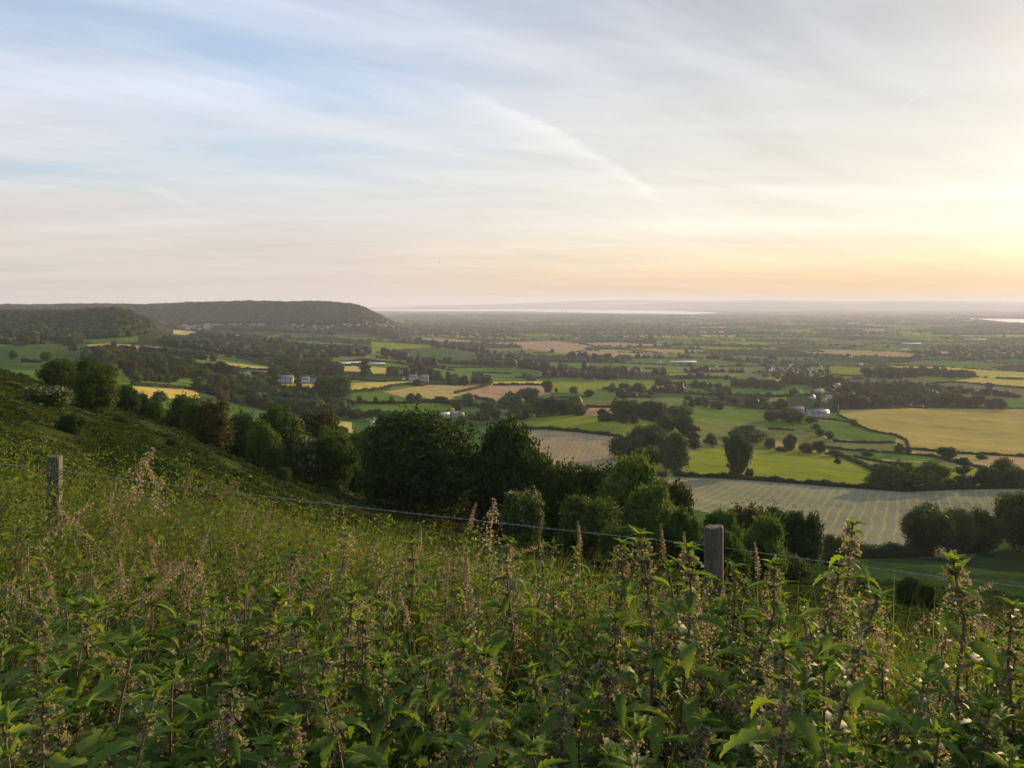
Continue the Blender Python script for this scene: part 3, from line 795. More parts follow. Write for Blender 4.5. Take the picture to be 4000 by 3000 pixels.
MIDT = [ # key, Q, top, width, base, label
 ('mid_bush', 28, 757, 16, 776, 'small tree in the left pasture near the edge of the picture'),
 ('mid_oak_a', 100, 760, 21, 780, 'rounded tree alone in the left pasture under the wooded hill'),
 ('mid_bush', 345, 845, 36, 874, 'single round tree in front of the gold field on the left'),
 ('mid_oak_b', 737, 921, 30, 944, 'round tree at the corner of the gold field behind the bronze tree'),
 ('mid_oak_a', 1112, 882, 32, 912, 'leftmost tree of the row that climbs to the knoll'),
 ('mid_oak_b', 1130, 873, 42, 906, 'second tree of the row climbing to the knoll'),
 ('mid_oak_a', 1158, 861, 54, 900, 'broad dark tree at the left end of the knoll wood'),
 ('mid_oak_c', 1192, 855, 40, 897, 'highest tree of the knoll wood'),
 ('mid_oak_a', 1218, 862, 38, 896, 'dark tree in the middle of the knoll wood'),
 ('mid_oak_b', 1247, 873, 44, 897, 'lowest tree at the right end of the knoll wood'),
 ('mid_bush', 1302, 883, 26, 898, 'small tree left of the twin domed trees'),
 ('mid_oak_c', 1350, 862, 60, 903, 'left one of the twin domed dark trees above the meadow'),
 ('mid_oak_a', 1410, 867, 68, 907, 'right one of the twin domed dark trees above the meadow'),
 ('mid_oak_b', 1462, 878, 64, 915, 'spreading tree right of the twin domed trees'),
 ('mid_oak_b', 1442, 896, 52, 934, 'rounded tree at the right end of the sunlit meadow'),
 ('mid_oak_a', 1478, 900, 38, 942, 'dark tree between the sunlit meadow and the pasture'),
 ('poplar', 1498, 921, 30, 968, 'narrow upright dark tree at the right of the clump'),
 ('mid_oak_a', 1352, 942, 64, 992, 'dark tree on the left of the big clump beside the small striped field'),
 ('mid_oak_b', 1402, 920, 78, 984, 'tallest tree at the back of the big clump'),
 ('mid_oak_c', 1400, 962, 68, 1012, 'darkest tree at the front of the big clump'),
 ('mid_ash', 1456, 936, 66, 1020, 'light green ash on the right of the big clump'),
 ('mid_bush', 1535, 937, 29, 964, 'domed bush alone on the grass slope'),
 ('mid_bush', 1568, 943, 15, 963, 'tiny upright bush right of the domed bush'),
 ('mid_ash', 1615, 920, 76, 956, 'wide tree at the top of the grazing slope'),
 ('mid_oak_b', 1594, 938, 56, 1029, 'tall ivy-clad tree in the grazing slope above the hedge'),
 ('mid_bush', 1620, 1012, 18, 1032, 'little bush at the foot of the tall ivy-clad tree'),
 ('mid_oak_a', 1664, 946, 24, 969, 'small dark tree left of the slender tree on the slope'),
 ('mid_ash', 1706, 938, 28, 972, 'slender pale tree on the crest of the grazing slope'),
 ('mid_bush', 1688, 965, 24, 975, 'low bush under the slender pale tree'),
 ('mid_oak_c', 1742, 957, 30, 978, 'squat dark tree on the crest of the grazing slope'),
 ('mid_oak_a', 1768, 953, 30, 978, 'dark tree touching the squat tree on the crest'),
 ('mid_bush', 1803, 971, 34, 986, 'low wide bush at the start of the diagonal hedge'),
 ('mid_bush', 1809, 988, 14, 1003, 'lone small bush casting a shadow on the grazing slope'),
 ('mid_bush', 1763, 915, 19, 928, 'upper of the three little trees below the barns'),
 ('mid_oak_a', 1771, 927, 19, 942, 'middle of the three little trees below the barns'),
 ('mid_oak_b', 1792, 932, 18, 949, 'lower of the three little trees below the barns'),
 ('mid_bush', 1842, 905, 20, 920, 'small tree at the corner where the wheat field begins'),
 ('mid_bush', 1751, 900, 24, 914, 'bush in front of the white barns'),
 ('mid_bush', 1871, 974, 27, 985, 'wide low bush in the hedge-ringed pasture'),
 ('mid_ash', 1943, 957, 20, 979, 'pale tree at the lower corner of the wheat field'),
 ('mid_ash', 1962, 962, 15, 979, 'smaller pale tree beside the one at the wheat field corner'),
 ('mid_oak_a', 2044, 966, 40, 991, 'dark wide tree on the lower edge of the wheat field'),
 ('mid_bush', 2120, 980, 24, 992, 'low dark bush on the lower edge of the wheat field'),
 ('mid_oak_c', 1708, 882, 52, 912, 'broad dark tree left of the white barns'),
 ('mid_oak_a', 1668, 886, 34, 911, 'dark tree left of the broad tree by the barns'),
 ('mid_oak_b', 1690, 862, 32, 886, 'tree on the green behind the broad tree by the barns'),
 ('mid_oak_a', 1915, 1003, 74, 1055, 'large dark tree at the left of the clump on the long hedge'),
 ('mid_oak_c', 1946, 994, 46, 1052, 'highest crown behind the left tree of the hedge clump'),
 ('mid_oak_b', 1957, 1020, 58, 1060, 'front tree of the clump on the long hedge'),
 ('mid_ash', 2008, 998, 70, 1052, 'paler feathery tree right of the hedge clump'),
 ('mid_bush', 2052, 1034, 32, 1053, 'dark low bush right of the feathery tree'),
 ('poplar', 2080, 990, 34, 1052, 'tall narrow open tree on the long hedge'),
 ('mid_bush', 2102, 1028, 26, 1051, 'small bush right of the tall narrow tree'),
 ('mid_oak_b', 2137, 1010, 54, 1053, 'tree left in the last clump before the right edge'),
 ('mid_oak_c', 2166, 988, 54, 1047, 'topmost tree of the last clump before the right edge'),
 ('mid_oak_a', 2192, 1009, 62, 1053, 'darkest tree of the last clump before the right edge'),
 # around the pale stubble fields
 ('mid_bush', 776, 855, 12, 872, 'first of the four round trees in the bright green meadow'),
 ('mid_bush', 811, 857, 12, 873, 'second of the four round trees in the bright green meadow'),
 ('mid_bush', 846, 856, 12, 873, 'third of the four round trees in the bright green meadow'),
 ('mid_oak_b', 887, 850, 20, 872, 'larger left tree of the pair below the pale stubble field'),
 ('mid_bush', 902, 853, 15, 872, 'smaller right tree of the pair below the pale stubble field'),
 ('mid_bush', 945, 856, 15, 870, 'single round tree on the lower edge of the stubble field'),
 ('mid_oak_b', 988, 867, 22, 886, 'tree left of the farm in the middle of the vale'),
 ('poplar', 1005, 852, 15, 880, 'upright tree above the farm in the middle of the vale'),
 ('mid_oak_a', 1052, 868, 38, 893, 'broad tree right of the farm in the middle of the vale'),
 ('fir', 883, 752, 8, 778, 'left of two pointed firs in front of the blue-green field'),
 ('fir', 903, 760, 10, 784, 'right of two pointed firs in front of the blue-green field'),
 ('poplar', 787, 780, 20, 814, 'tall dark column tree behind the yellow field'),
 ('poplar', 643, 803, 17, 846, 'dark narrow tree in front of the yellow strip'),
 ('poplar', 596, 812, 20, 850, 'dark narrow tree at the left end of the yellow strip'),
 ('mid_ash', 728, 812, 62, 866, 'spreading pale willow-like tree at the right end of the wood'),
 ('mid_oak_b', 700, 815, 40, 856, 'tree beside the spreading pale tree in the wood'),
 ('mid_oak_a', 968, 802, 14, 828, 'dark upright tree in the meadows left of centre'),
 ('mid_oak_b', 1182, 822, 22, 848, 'dark tree at the end of the pinkish brown field'),
 ('mid_bush', 1201, 838, 8, 848, 'tiny tree beside the end of the pinkish brown field'),
 ('mid_bush', 1239, 835, 20, 851, 'round tree under the long yellow-green field'),
 ('mid_oak_b', 1273, 842, 22, 858, 'tree right of the round tree under the long field'),
 ('mid_bush', 1133, 848, 12, 864, 'single bush in the lower pinkish field'),
 ('mid_bush', 1322, 832, 16, 848, 'left of four trees under the long yellow-green field'),
 ('mid_oak_a', 1348, 828, 28, 852, 'dark one of four trees under the long yellow-green field'),
 ('mid_oak_b', 1380, 828, 28, 852, 'right of four trees under the long yellow-green field'),
 ('mid_bush', 1355, 846, 14, 859, 'pale bush in front of the four trees'),
 ('mid_oak_a', 1426, 816, 26, 836, 'dark tree at the right end of the long yellow-green field'),
 ('mid_bush', 1403, 840, 10, 854, 'small tree in the pink patch of the vale'),
]
for key, Q, top, wq, base, lab in MIDT:
    nm = {'mid_bush': 'round_tree', 'mid_ash': 'ash_tree', 'poplar': 'poplar_tree', 'fir': 'fir_tree'}.get(key, 'field_tree')
    qtree(key, Q, top, wq, None, base, lab, nm, 'tree', None, .3)

# low bushes knitting the ridge hedge together, each its own object
RB = 'bushes knitting together the hedge along the foot of the slope'
rb = random.Random(3)
q_ = 372
while q_ < 1700:
    dd0 = np.interp(q_, [358, 500, 620, 760, 900, 1050, 1200, 1330, 1450, 1600, 1700], [116, 112, 110, 104, 97, 92, 88, 88, 80, 76, 80])
    for dz_ in ((0, 1) if q_ < 780 or q_ > 1200 else (1,)):
        dd_ = dd0+rb.uniform(-3, 4)+dz_*rb.uniform(8, 22)
        t_ = (q_/K-512)/F; zr = HOR-h1(t_*dd_, dd_)/dd_*F
        hh_ = rb.uniform(2.2, 4.4)*(1 if q_ < 1000 else 1.1)
        V_ = zr*K-hh_/dd_*F*K
        key = rb.choice(['thorn_c', 'thorn_b', 'thorn_a', 'thorn_c', 'ash_b', 'bronze'])
        if 1480 < q_ < 1700 and key == 'thorn_c': key = 'ash_b'
        qtree(key, q_+rb.uniform(-8, 8), V_, rb.uniform(58, 92), dd_, None, 'low bush filling the hedge along the foot of the slope', 'hedge_bush', 'bush', RB)
    q_ += rb.uniform(28, 44)
# belts of trees: every tree its own object
def along(P, s):
    seg = np.hypot(*np.diff(P, axis=0).T); cu = np.concatenate([[0], np.cumsum(seg)])
    return np.interp(s, cu, P[:, 0]), np.interp(s, cu, P[:, 1]), cu[-1]
BELTS = [
 ('230,770 300,780 380,790 450,806 520,812', 26, .85, .5, 'trees in the upper row of the dark belt behind the hawthorn'),
 ('300,815 360,812 430,818 480,832', 26, .9, .55, 'trees above the left gold field'),
 ('455,842 520,838 590,836', 26, 1., .6, 'tall trees left of the yellow strip'),
 ('560,852 640,858 720,862', 28, 1., .6, 'tall trees rising from the dark wood'),
 ('600,800 650,798 700,800 740,812', 24, .9, .6, 'trees among the terraces'),
 ('840,812 870,808 905,806 940,812', 20, .9, .6, 'trees behind the white farm'),
 ('1180,812 1260,818 1330,820', 18, 1., .8, 'front trees of the central clump'),
 ('1300,908 1340,912 1380,914', 26, .7, .8, 'low trees beneath the twin domed trees'), # outline of the foot, crown width on the sketch, height factor, step factor, label
 ('1817,881 1900,878 1960,870 2000,872 2070,880 2180,885', 27, .85, .70, 'dark trees along the top of the wheat field'),
 ('1834,851 1870,853 1930,850 2000,848', 28, .8, .65, 'trees behind the village right of the barns'),
 ('1762,838 1830,832', 26, .8, .7, 'trees above the stone village'),
 ('1874,814 1940,816 2000,813 2105,814', 22, .85, .7, 'far dark trees beyond the village'),
 ('2040,849 2120,853 2210,860', 16, .75, .85, 'bushy hedge trees below the brown field'),
 ('553,862 600,872 690,884 760,884', 28, .9, .55, 'trees in the front of the dark wood'),
 ('553,880 620,892 700,898 745,900', 28, .85, .6, 'trees at the foot of the dark wood'),
 ('545,846 590,850 660,862 730,868', 24, .9, .7, 'trees at the back of the dark wood'),
 ('590,815 640,812 690,812 740,808', 24, .9, .7, 'trees behind the terrace of houses'),
 ('195,768 230,778 290,790 340,800 400,812 440,828', 26, .85, .50, 'trees of the belt running down behind the hawthorn'),
 ('220,786 262,800 300,830', 30, .9, .6, 'trees just behind the ridge on the left'),
 ('420,845 470,858 520,852 548,852', 28, .95, .62, 'round trees right of the left gold field'),
 ('480,868 540,872 590,880', 24, .8, .65, 'small trees behind the ridge hedge'),
 ('295,823 350,827 392,826', 22, .75, .7, 'trees between the green strip and the left gold field'),
 ('250,755 310,760 400,772 460,780', 18, .8, .75, 'trees along the pale olive field'),
 ('350,742 450,756 560,775 640,782', 18, .8, .6, 'trees of the long wood strip left of centre'),
 ('430,730 540,742 660,756 760,766 800,764', 18, .8, .6, 'upper trees of the long wood strip left of centre'),
 ('0,733 30,740 70,742', 20, .8, .8, 'trees in the pasture below the wooded hill'),
 ('150,748 180,746', 22, 1., .9, 'trees at the left edge of the tan strip'),
 ('830,768 870,776 890,786 920,790 950,796', 18, .9, .65, 'trees around the firs left of centre'),
 ('940,785 1000,788 1106,792', 14, .8, .75, 'hedge trees below the blue-green field'),
 ('860,806 880,812 845,812', 16, 1., .7, 'trees by the white farm'),
 ('905,740 960,752 1030,762 1106,778', 14, .8, .7, 'trees on the hedge above the blue-green field'),
 ('1106,792 1160,800 1200,806 1240,806', 18, 1., .7, 'dark trees in the middle of the vale'),
 ('1260,805 1300,812 1350,813 1380,810', 18, 1., .6, 'clump of dark trees in the centre of the vale'),
 ('1230,778 1300,778 1340,784', 15, 1., .8, 'trees beneath the two pink fields'),
 ('1420,808 1450,812', 16, 1., .8, 'trees right of the white house in the vale'),
 ('1590,838 1640,840 1690,843', 20, .95, .6, 'dark trees in the right centre of the vale'),
 ('1440,838 1500,838 1560,838', 16, .8, .8, 'tree row in the right centre of the vale'),
 ('1480,880 1530,878 1560,884', 20, .9, .8, 'trees beyond the grazing slope'),
 ('1560,868 1620,880 1650,878', 22, .85, .75, 'trees between the grazing slope and the village'),
 ('1745,832 1690,830 1740,828', 22, .9, .8, 'trees left of the stone village'),
 ('760,905 800,900 850,912 900,915', 20, .8, .7, 'garden trees left of the great oak'),
 ('1000,915 1040,908 1080,905', 24, .8, .75, 'trees between the farm and the knoll'),
]
nb = 0; SM = []
for pts, wq, hf, st, lab in BELTS:
    P = Pq(pts); L = along(P, 0)[2]; s = 0; r = random.Random(int(P[0, 0])*7+len(pts))
    while s < L:
        q, v_, _ = along(P, s)
        sc_ = r.uniform(.75, 1.25); wv_ = wq*sc_
        d_ = at(q, v_)[1]
        key = r.choice(['mid_oak_a', 'mid_oak_b', 'mid_oak_c', 'mid_oak_b', 'mid_ash', 'mid_bush', 'mid_bronze'] if wq > 15 else ['mid_oak_a', 'mid_bush', 'mid_oak_b'])
        if r.random() < .06: key = 'poplar'; wv_ *= .6
        base = v_+r.uniform(-2.5, 2.5)
        if wq <= 18:
            xx, yy, zz = at(q, v_); hq_ = wq*hf*r.uniform(.75, 1.3)/K/F*yy; SM.append((xx+r.uniform(-4, 4), yy, wv_/K/F*yy, hq_)); s += wv_*st*r.uniform(.8, 1.3); continue
        qtree(key, q+r.uniform(-2, 2), base-wq*hf*r.uniform(.75, 1.3), wv_, None, base, lab[0].upper().lower()+lab[1:], 'belt_tree', 'tree', lab, .3)
        nb += 1
        s += wv_*st*r.uniform(.8, 1.3)
print('TREES', NTREE[0], 'belt', nb)

# ------------------------------------------------------------ hedges (each its own object)
def hedge(pts, hm, wm=None, label=None, dens=1.):
    P = Pq(pts); pw_ = []
    L = along(P, 0)[2]; n = max(3, int(L/3))
    for s in np.linspace(0, L, n):
        q, v_, _ = along(P, s); pw_.append(at(q, v_, 60))
    W = np.array(pw_)
    d2 = np.concatenate([[0], np.cumsum(np.hypot(*np.diff(W[:, :2], axis=0).T))])
    L2 = d2[-1]
    dist = float(np.median(W[:, 1])); r = np.random.default_rng(int(P[0, 0])+n)
    step = max(.8, dist*.0022); m_ = max(4, int(L2/step))
    s = np.linspace(0, L2, m_)
    C = np.stack([np.interp(s, d2, W[:, k]) for k in range(2)], 1)
    C[:, 2:] if False else None
    z = H(C[:, 0], C[:, 1])
    T = np.gradient(C, axis=0); T = unit(T); Nn = np.stack([-T[:, 1], T[:, 0]], 1)
    wm = wm or hm*.9
    hh = hm*(1+.22*np.sin(s/3.7+n)+.15*np.sin(s/1.3)+r.normal(0, .08, m_)); ww = wm*(1+.15*np.sin(s/2.9)+r.normal(0, .06, m_))
    prof = [(-.5, -.1), (-.52, .55), (-.3, .95), (.1, 1.0), (.42, .85), (.52, .5), (.5, -.1)]
    k = len(prof); V = np.zeros((m_, k, 3))
    for i, (a, b_) in enumerate(prof):
        V[:, i, :2] = C+Nn*(a*ww*.86)[:, None]; V[:, i, 2] = z+b_*hh*.86
    ii_ = np.arange(m_-1)[:, None]*k; jj_ = np.arange(k-1)[None]
    Fq = np.stack([ii_+jj_, ii_+jj_+1, ii_+k+jj_+1, ii_+k+jj_], -1).reshape(-1, 4)
    mb = MB(); mb.add(V.reshape(-1, 3), Fq); mb.add(V[[0, -1]].reshape(-1, 3), [tuple(range(k)), tuple(range(2*k-1, k-1, -1))])
    ls = max(.16, dist*.0006)
    nl_ = int(min(60000, dens*L2*(hm*2+wm)/(ls*ls*1.3)))
    si = r.random(nl_)*L2; th = r.uniform(-.2, math.pi+.2, nl_)
    cx_ = np.stack([np.interp(si, s, C[:, 0]), np.interp(si, s, C[:, 1])], 1); nx_ = np.stack([np.interp(si, s, Nn[:, 0]), np.interp(si, s, Nn[:, 1])], 1)
    wi = np.interp(si, s, ww); hi = np.interp(si, s, hh); zi = np.interp(si, s, z)
    off = np.cos(th)*.52*wi; zz = zi+np.maximum(.05, (np.abs(np.sin(th))**.6)*hi)*r.uniform(.85, 1.08, nl_)
    lo_ = r.random(nl_) < .45; zz = np.where(lo_, zi+r.random(nl_)*hi*.95, zz); off = np.where(lo_, np.sign(off)*.5*wi, off)
    Pc = np.concatenate([cx_+nx_*off[:, None], zz[:, None]], 1)
    nn = unit(np.concatenate([nx_*np.cos(th)[:, None], np.abs(np.sin(th))[:, None]], 1)+r.normal(0, .6, (nl_, 3)))
    V2, F2 = leaves(Pc, nn, ls*r.uniform(.6, 1.3, nl_), .65, r, .1)
    mb.add(V2, F2)
    me_ = mb.build('hedge', [M['hedge']])
    return tag(mobj('hedge', me_), label, 'hedge')
HEDGES = [
 ('1398,1026 1440,1029', 2.2, 'short piece of hedge left of the gap above the hay field'),
 ('1455,1029 1560,1033 1659,1040 1800,1051 1950,1062 2080,1057 2230,1054', 2.3, 'long dark clipped hedge between the hay field and the grazing slope'),
 ('1117,927 1180,927 1256,934 1345,945', 2.2, 'clipped hedge between the small striped field and the sunlit meadow'),
 ('1809,896 1849,918 1880,932 1934,941 1957,952 1962,966', 2.0, 'hedge curving down the left side of the wheat field'),
 ('1969,971 2064,980 2230,988', 2.0, 'hedge along the bottom of the wheat field'),
 ('1799,954 1859,957 1934,958', 2.0, 'short straight hedge ending at the wheat field corner'),
 ('1784,968 1834,973 1934,980 2020,987 2059,999 2120,1011', 1.8, 'hedge winding right across the pastures below the wheat field'),
 ('1819,987 1860,1004 1893,1021', 2.4, 'thick diagonal hedge on the right of the grazing slope'),
 ('1844,988 1920,1002 1975,1012', 1.7, 'thin hedge between the diagonal hedge and the tree clump'),
 ('1659,927 1715,930', 1.8, 'short hedge in the meadow left below the barns'),
 ('1757,905 1800,907 1840,914', 1.8, 'hedge just below the white barns'),
 ('1266,880 1325,881', 2.5, 'hedge above the small pink patch'),
 ('1196,860 1266,859', 2.2, 'low hedge in the pastures behind the knoll'),
 ('908,868 990,870 1028,869', 3.0, 'dark hedge along the foot of the pale stubble field'),
 ('1010,855 1035,862 1066,867', 3.0, 'hedge slanting between stubble field and pinkish field'),
 ('983,850 1053,834 1060,824', 2.6, 'hedge between the two tan fields, running away'),
 ('758,849 823,842 845,836 876,832 925,829', 2.8, 'hedge between the yellow field and the bright green meadow'),
 ('793,893 878,899', 2.6, 'hedge above the garden trees'),
 ('765,872 878,872', 2.4, 'hedge under the four round trees'),
 ('853,758 953,752', 2.8, 'hedge between the pale and the blue-green field'),
 ('1066,833 1130,832 1173,833', 3.4, 'hedge above the pinkish brown field'),
 ('1248,741 1288,749', 3.4, 'hedge right of the upper pink field'),
 ('1288,752 1350,756 1420,762', 3.6, 'hedge above the lower pink field'),
 ('1441,814 1500,815 1581,817', 3.2, 'long thin hedge in the right centre of the vale'),
 ('2003,829 2060,826 2120,831 2230,841', 3., 'hedge between yellow and brown fields on the right'),
 ('47,782 90,784', 3., 'short hedge in the left pasture under the wooded hill'),
 ('905,792 990,795 1106,794', 3.2, 'hedge above the broad green meadow left of centre'),
 ('1020,806 1060,806 1106,808', 2.8, 'thin hedge across the broad green meadow'),
 ('1834,1204 1870,1203', 2.6, 'short dark hedge at the lower left corner of the hay field'),
 ('1880,1205 1960,1203 2010,1200', 2.8, 'shadowed hedge at the foot of the hay field'),
 ('2060,1200 2110,1190 2150,1160 2230,1142', 3.4, 'dark hedge bank rising to the right edge below the hay field'),
 ('280,806 392,818', 2.4, 'hedge along the top of the green strip on the left'),
 ('285,832 425,842', 2.0, 'hedge along the top of the left gold field'),
 ('480,796 560,800 640,804', 2.6, 'hedge under the gold patch left of centre'),
 ('195,757 270,760', 2.6, 'hedge below the tan strip on the left'),
 ('100,739 195,742', 2.6, 'hedge under the pasture below the wooded hill'),
]
for pts, hm, lab in HEDGES: hedge(pts, hm, None, lab)
# ------------------------------------------------------------ far trees, woods and hedgerows (beyond counting)
def blobs(name, X_, Y_, W_, Hh, mat_, label, r, per=None, zoff=None):
    """lumpy little crowns: jittered icospheres plus leaf sprays"""
    n = len(X_); Z_ = H(X_, Y_) if zoff is None else zoff
    base = IV if per is None else IV2
    nv = len(base)
    V = np.repeat(base[None], n, 0)*(1+r.normal(0, .17, (n, nv, 1)))
    a = r.uniform(0, 6.28, n); c, s = np.cos(a)[:, None], np.sin(a)[:, None]
    vx = V[:, :, 0]*c-V[:, :, 1]*s; vy = V[:, :, 0]*s+V[:, :, 1]*c
    V = np.stack([vx*W_[:, None]*.5+X_[:, None], vy*W_[:, None]*.5+Y_[:, None], (V[:, :, 2]*.55+.45)*Hh[:, None]+Z_[:, None]], -1).reshape(-1, 3)
    f = IF if per is None else IF2
    Fc = (f[None]+(np.arange(n)*nv)[:, None, None]).reshape(-1, 3)
    mb = MB(); mb.add(V, Fc)
    k = 10
    d = unit(r.normal(size=(n*k, 3))+np.array([0, 0, .5])); wi = np.repeat(W_, k); hi = np.repeat(Hh, k)
    P = np.stack([np.repeat(X_, k)+d[:, 0]*wi*.52, np.repeat(Y_, k)+d[:, 1]*wi*.52, np.repeat(Z_, k)+(d[:, 2]*.57+.45)*hi], 1)
    V2, F2 = leaves(P, unit(d+r.normal(0, .4, d.shape)), wi*.13, .7, r, .1)
    mb.add(V2, F2)
    return tag(mobj(name, mb.build(name, [mat_])), label, None, None, 'stuff')
r = np.random.default_rng(31)
SM = np.array(SM); blobs('hedgerow_trees', SM[:, 0], SM[:, 1], SM[:, 2], SM[:, 3], M['leaf_far'], 'small trees in rows along hedges halfway out in the vale', r, 2)
manual = [Pq(f[1]) for f in FIELDS]
def qv(x, y, z): return (512+F*x/y)*K, (HOR-F*z/y)*K
# along the borders of the far fields
n = 620000
d = np.exp(r.uniform(math.log(650), math.log(9500), n)); tt = r.uniform(-.82, .82, n)
x, y = tt*d, d
a_, b_, gap = cells(x, y)
key = a_*b_+a_+b_
onb = gap < 16+d*.002
kind_ = h01(key, 1.7)
z = H(x, y); Q_, V_ = qv(x, y, z)
free = np.ones(n, bool)
for P in manual+[wp, wp2]: free &= ~inside(P, Q_, V_)
free &= ~((Q_ < 400) & (y > 1080)) & ~((Q_ < 860) & (y > 2850))
left_bench = (Q_ < 900) & (V_ > 745)
want = onb & free & (kind_ < .85) & ~(left_bench & (y < 1100)) & (V_ < 890)
dens = r.random(n)
clump = np.clip(.15+1.1*(np.sin(x/170+np.sin(y/260)*2)*np.sin(y/230+x/410)), .06, 1.1)
sel = want & (dens < np.where(kind_ < .45, .55, .10)*clump*np.clip(1700/d, .35, 1.))
sx_, sy_, sd = x[sel], y[sel], d[sel]
wd = r.uniform(5, 12, sel.sum())*r.choice([.7, 1., 1.25], sel.sum()); hh_ = wd*r.uniform(.55, 1.15, sel.sum())
m1 = sd < 1900
print('far trees', sel.sum(), m1.sum())
blobs('distant_trees', sx_[m1], sy_[m1], wd[m1], hh_[m1], M['leaf_far'], 'countless hedgerow trees dotted between the fields of the vale', r, 2)
blobs('faraway_trees', sx_[~m1], sy_[~m1], wd[~m1]*1.1, hh_[~m1], M['leaf_far'], 'specks of hedgerow trees far out in the vale', r)
# hedgerow shrubs
sel = (gap < 5+d*.0012) & free & (V_ < 900) & ~(left_bench & (y < 900)) & (kind_ < .97)
print('hedge bits', sel.sum())
wd = r.uniform(5, 10, sel.sum())+d[sel]*.0010
blobs('distant_hedgerows', x[sel], y[sel], wd, r.uniform(2.2, 3.6, sel.sum()), M['leaf_far'], 'thin dark hedgerows ruling the far fields', r)
# dense woods: wooded hill, mid hill, far woodland
def wood(name, n, dmin, dmax, cond, wr, label, seed, hf=.8):
    r = np.random.default_rng(seed)
    d = np.exp(r.uniform(math.log(dmin), math.log(dmax), n)); tt = r.uniform(-.80, .80, n); x = tt*d
    z = H(x, d); Q, V = qv(x, d, z); ok = cond(Q, V, d, x)
    x, d = x[ok], d[ok]; w_ = r.uniform(*wr, len(x)); print(name, len(x))
    return blobs(name, x, d, w_, w_*r.uniform(hf*.8, hf*1.2, len(x)), M['leaf_far'], label, r, 2 if dmin < 2000 else None)
wood('hanging_woods', 42000, 1090, 2300, lambda Q, V, d, x: (Q < 400) & (Q > -90) & (H(x, d) > -55+np.clip((Q-150)*.02, 0, 9)) , (9, 15), 'dark woodland covering the hill at the left edge', 41)
wood('hill_woods', 120000, 2850, 4300, lambda Q, V, d, x: (Q < 860) & (Q > -80) & ((H(x, d) > -84)|((h01(np.floor(x/90)+77*np.floor(d/130)) < .3) & ~inside(Pq('385,692 575,692 860,698 860,714 385,712'), Q, V))), (10, 24), 'bluish woodland on the long hill behind the small town', 42)
wood('vale_woods', 50000, 4300, 12500, lambda Q, V, d, x: (h01(cells(x, d)[0], 5.) < .42) & (Q > 300) & ~inside(wp2+np.array([0, 2.]), Q, V) & ~inside(wp2, Q, V), (16, 30), 'faint belts of woodland towards the estuary', 43, .5)
# dark woods in folds of the middle ground
def patch(name, poly, w0, n, label, seed, hf=.85):
    r = np.random.default_rng(seed); P = Pq(poly)
    lo_, hi_ = P.min(0), P.max(0); X_ = []; Y_ = []
    Qr = r.uniform(lo_[0], hi_[0], n*3); Vr = r.uniform(lo_[1], hi_[1], n*3); ok = inside(P, Qr, Vr)
    pts = np.array([at(q, v)[:2] for q, v in zip(Qr[ok][:n], Vr[ok][:n])])
    w_ = r.uniform(w0*.75, w0*1.25, len(pts))
    blobs(name, pts[:, 0], pts[:, 1], w_, w_*r.uniform(hf*.8, hf*1.2, len(pts)), M['leaf_far'], label, r, 2)
patch('wood_strip', '330,738 450,738 640,758 790,752 800,770 640,776 520,770 380,752', 12, 320, 'strip of dense wood below the small town', 51)
patch('dark_wood', '545,855 640,868 750,880 755,900 700,902 600,890 545,876', 10, 160, 'dense understorey of the dark wood', 52, .7)
patch('scattered_copse', '1130,700 1300,705 1480,712 1600,716 1600,724 1400,728 1130,724', 13, 420, 'broken belt of trees across the vale', 53)
patch('scattered_copse', '830,712 960,716 1120,716 1120,730 960,728 830,726', 13, 260, 'broken belt of trees beside the small town', 54)
patch('town_trees', '400,690 560,694 840,706 860,716 600,718 420,712', 10, 130, 'trees among the houses of the small town', 55, .7)
patch('village_trees', '1650,782 1780,786 1800,812 1700,822 1650,815', 10, 90, 'trees among the houses of the far village', 56, .8)
patch('village_trees', '1740,836 1830,836 1835,866 1760,872', 8, 30, 'trees among the stone houses by the barns', 57, .8)
patch('dark_copse', '150,755 230,762 280,790 230,800 190,775', 9, 60, 'scrubby wood behind the tall hawthorn', 58, .7)
patch('right_woods', '2020,748 2220,752 2220,776 2080,780', 14, 160, 'soft woodland at the right edge of the vale', 59, .6)

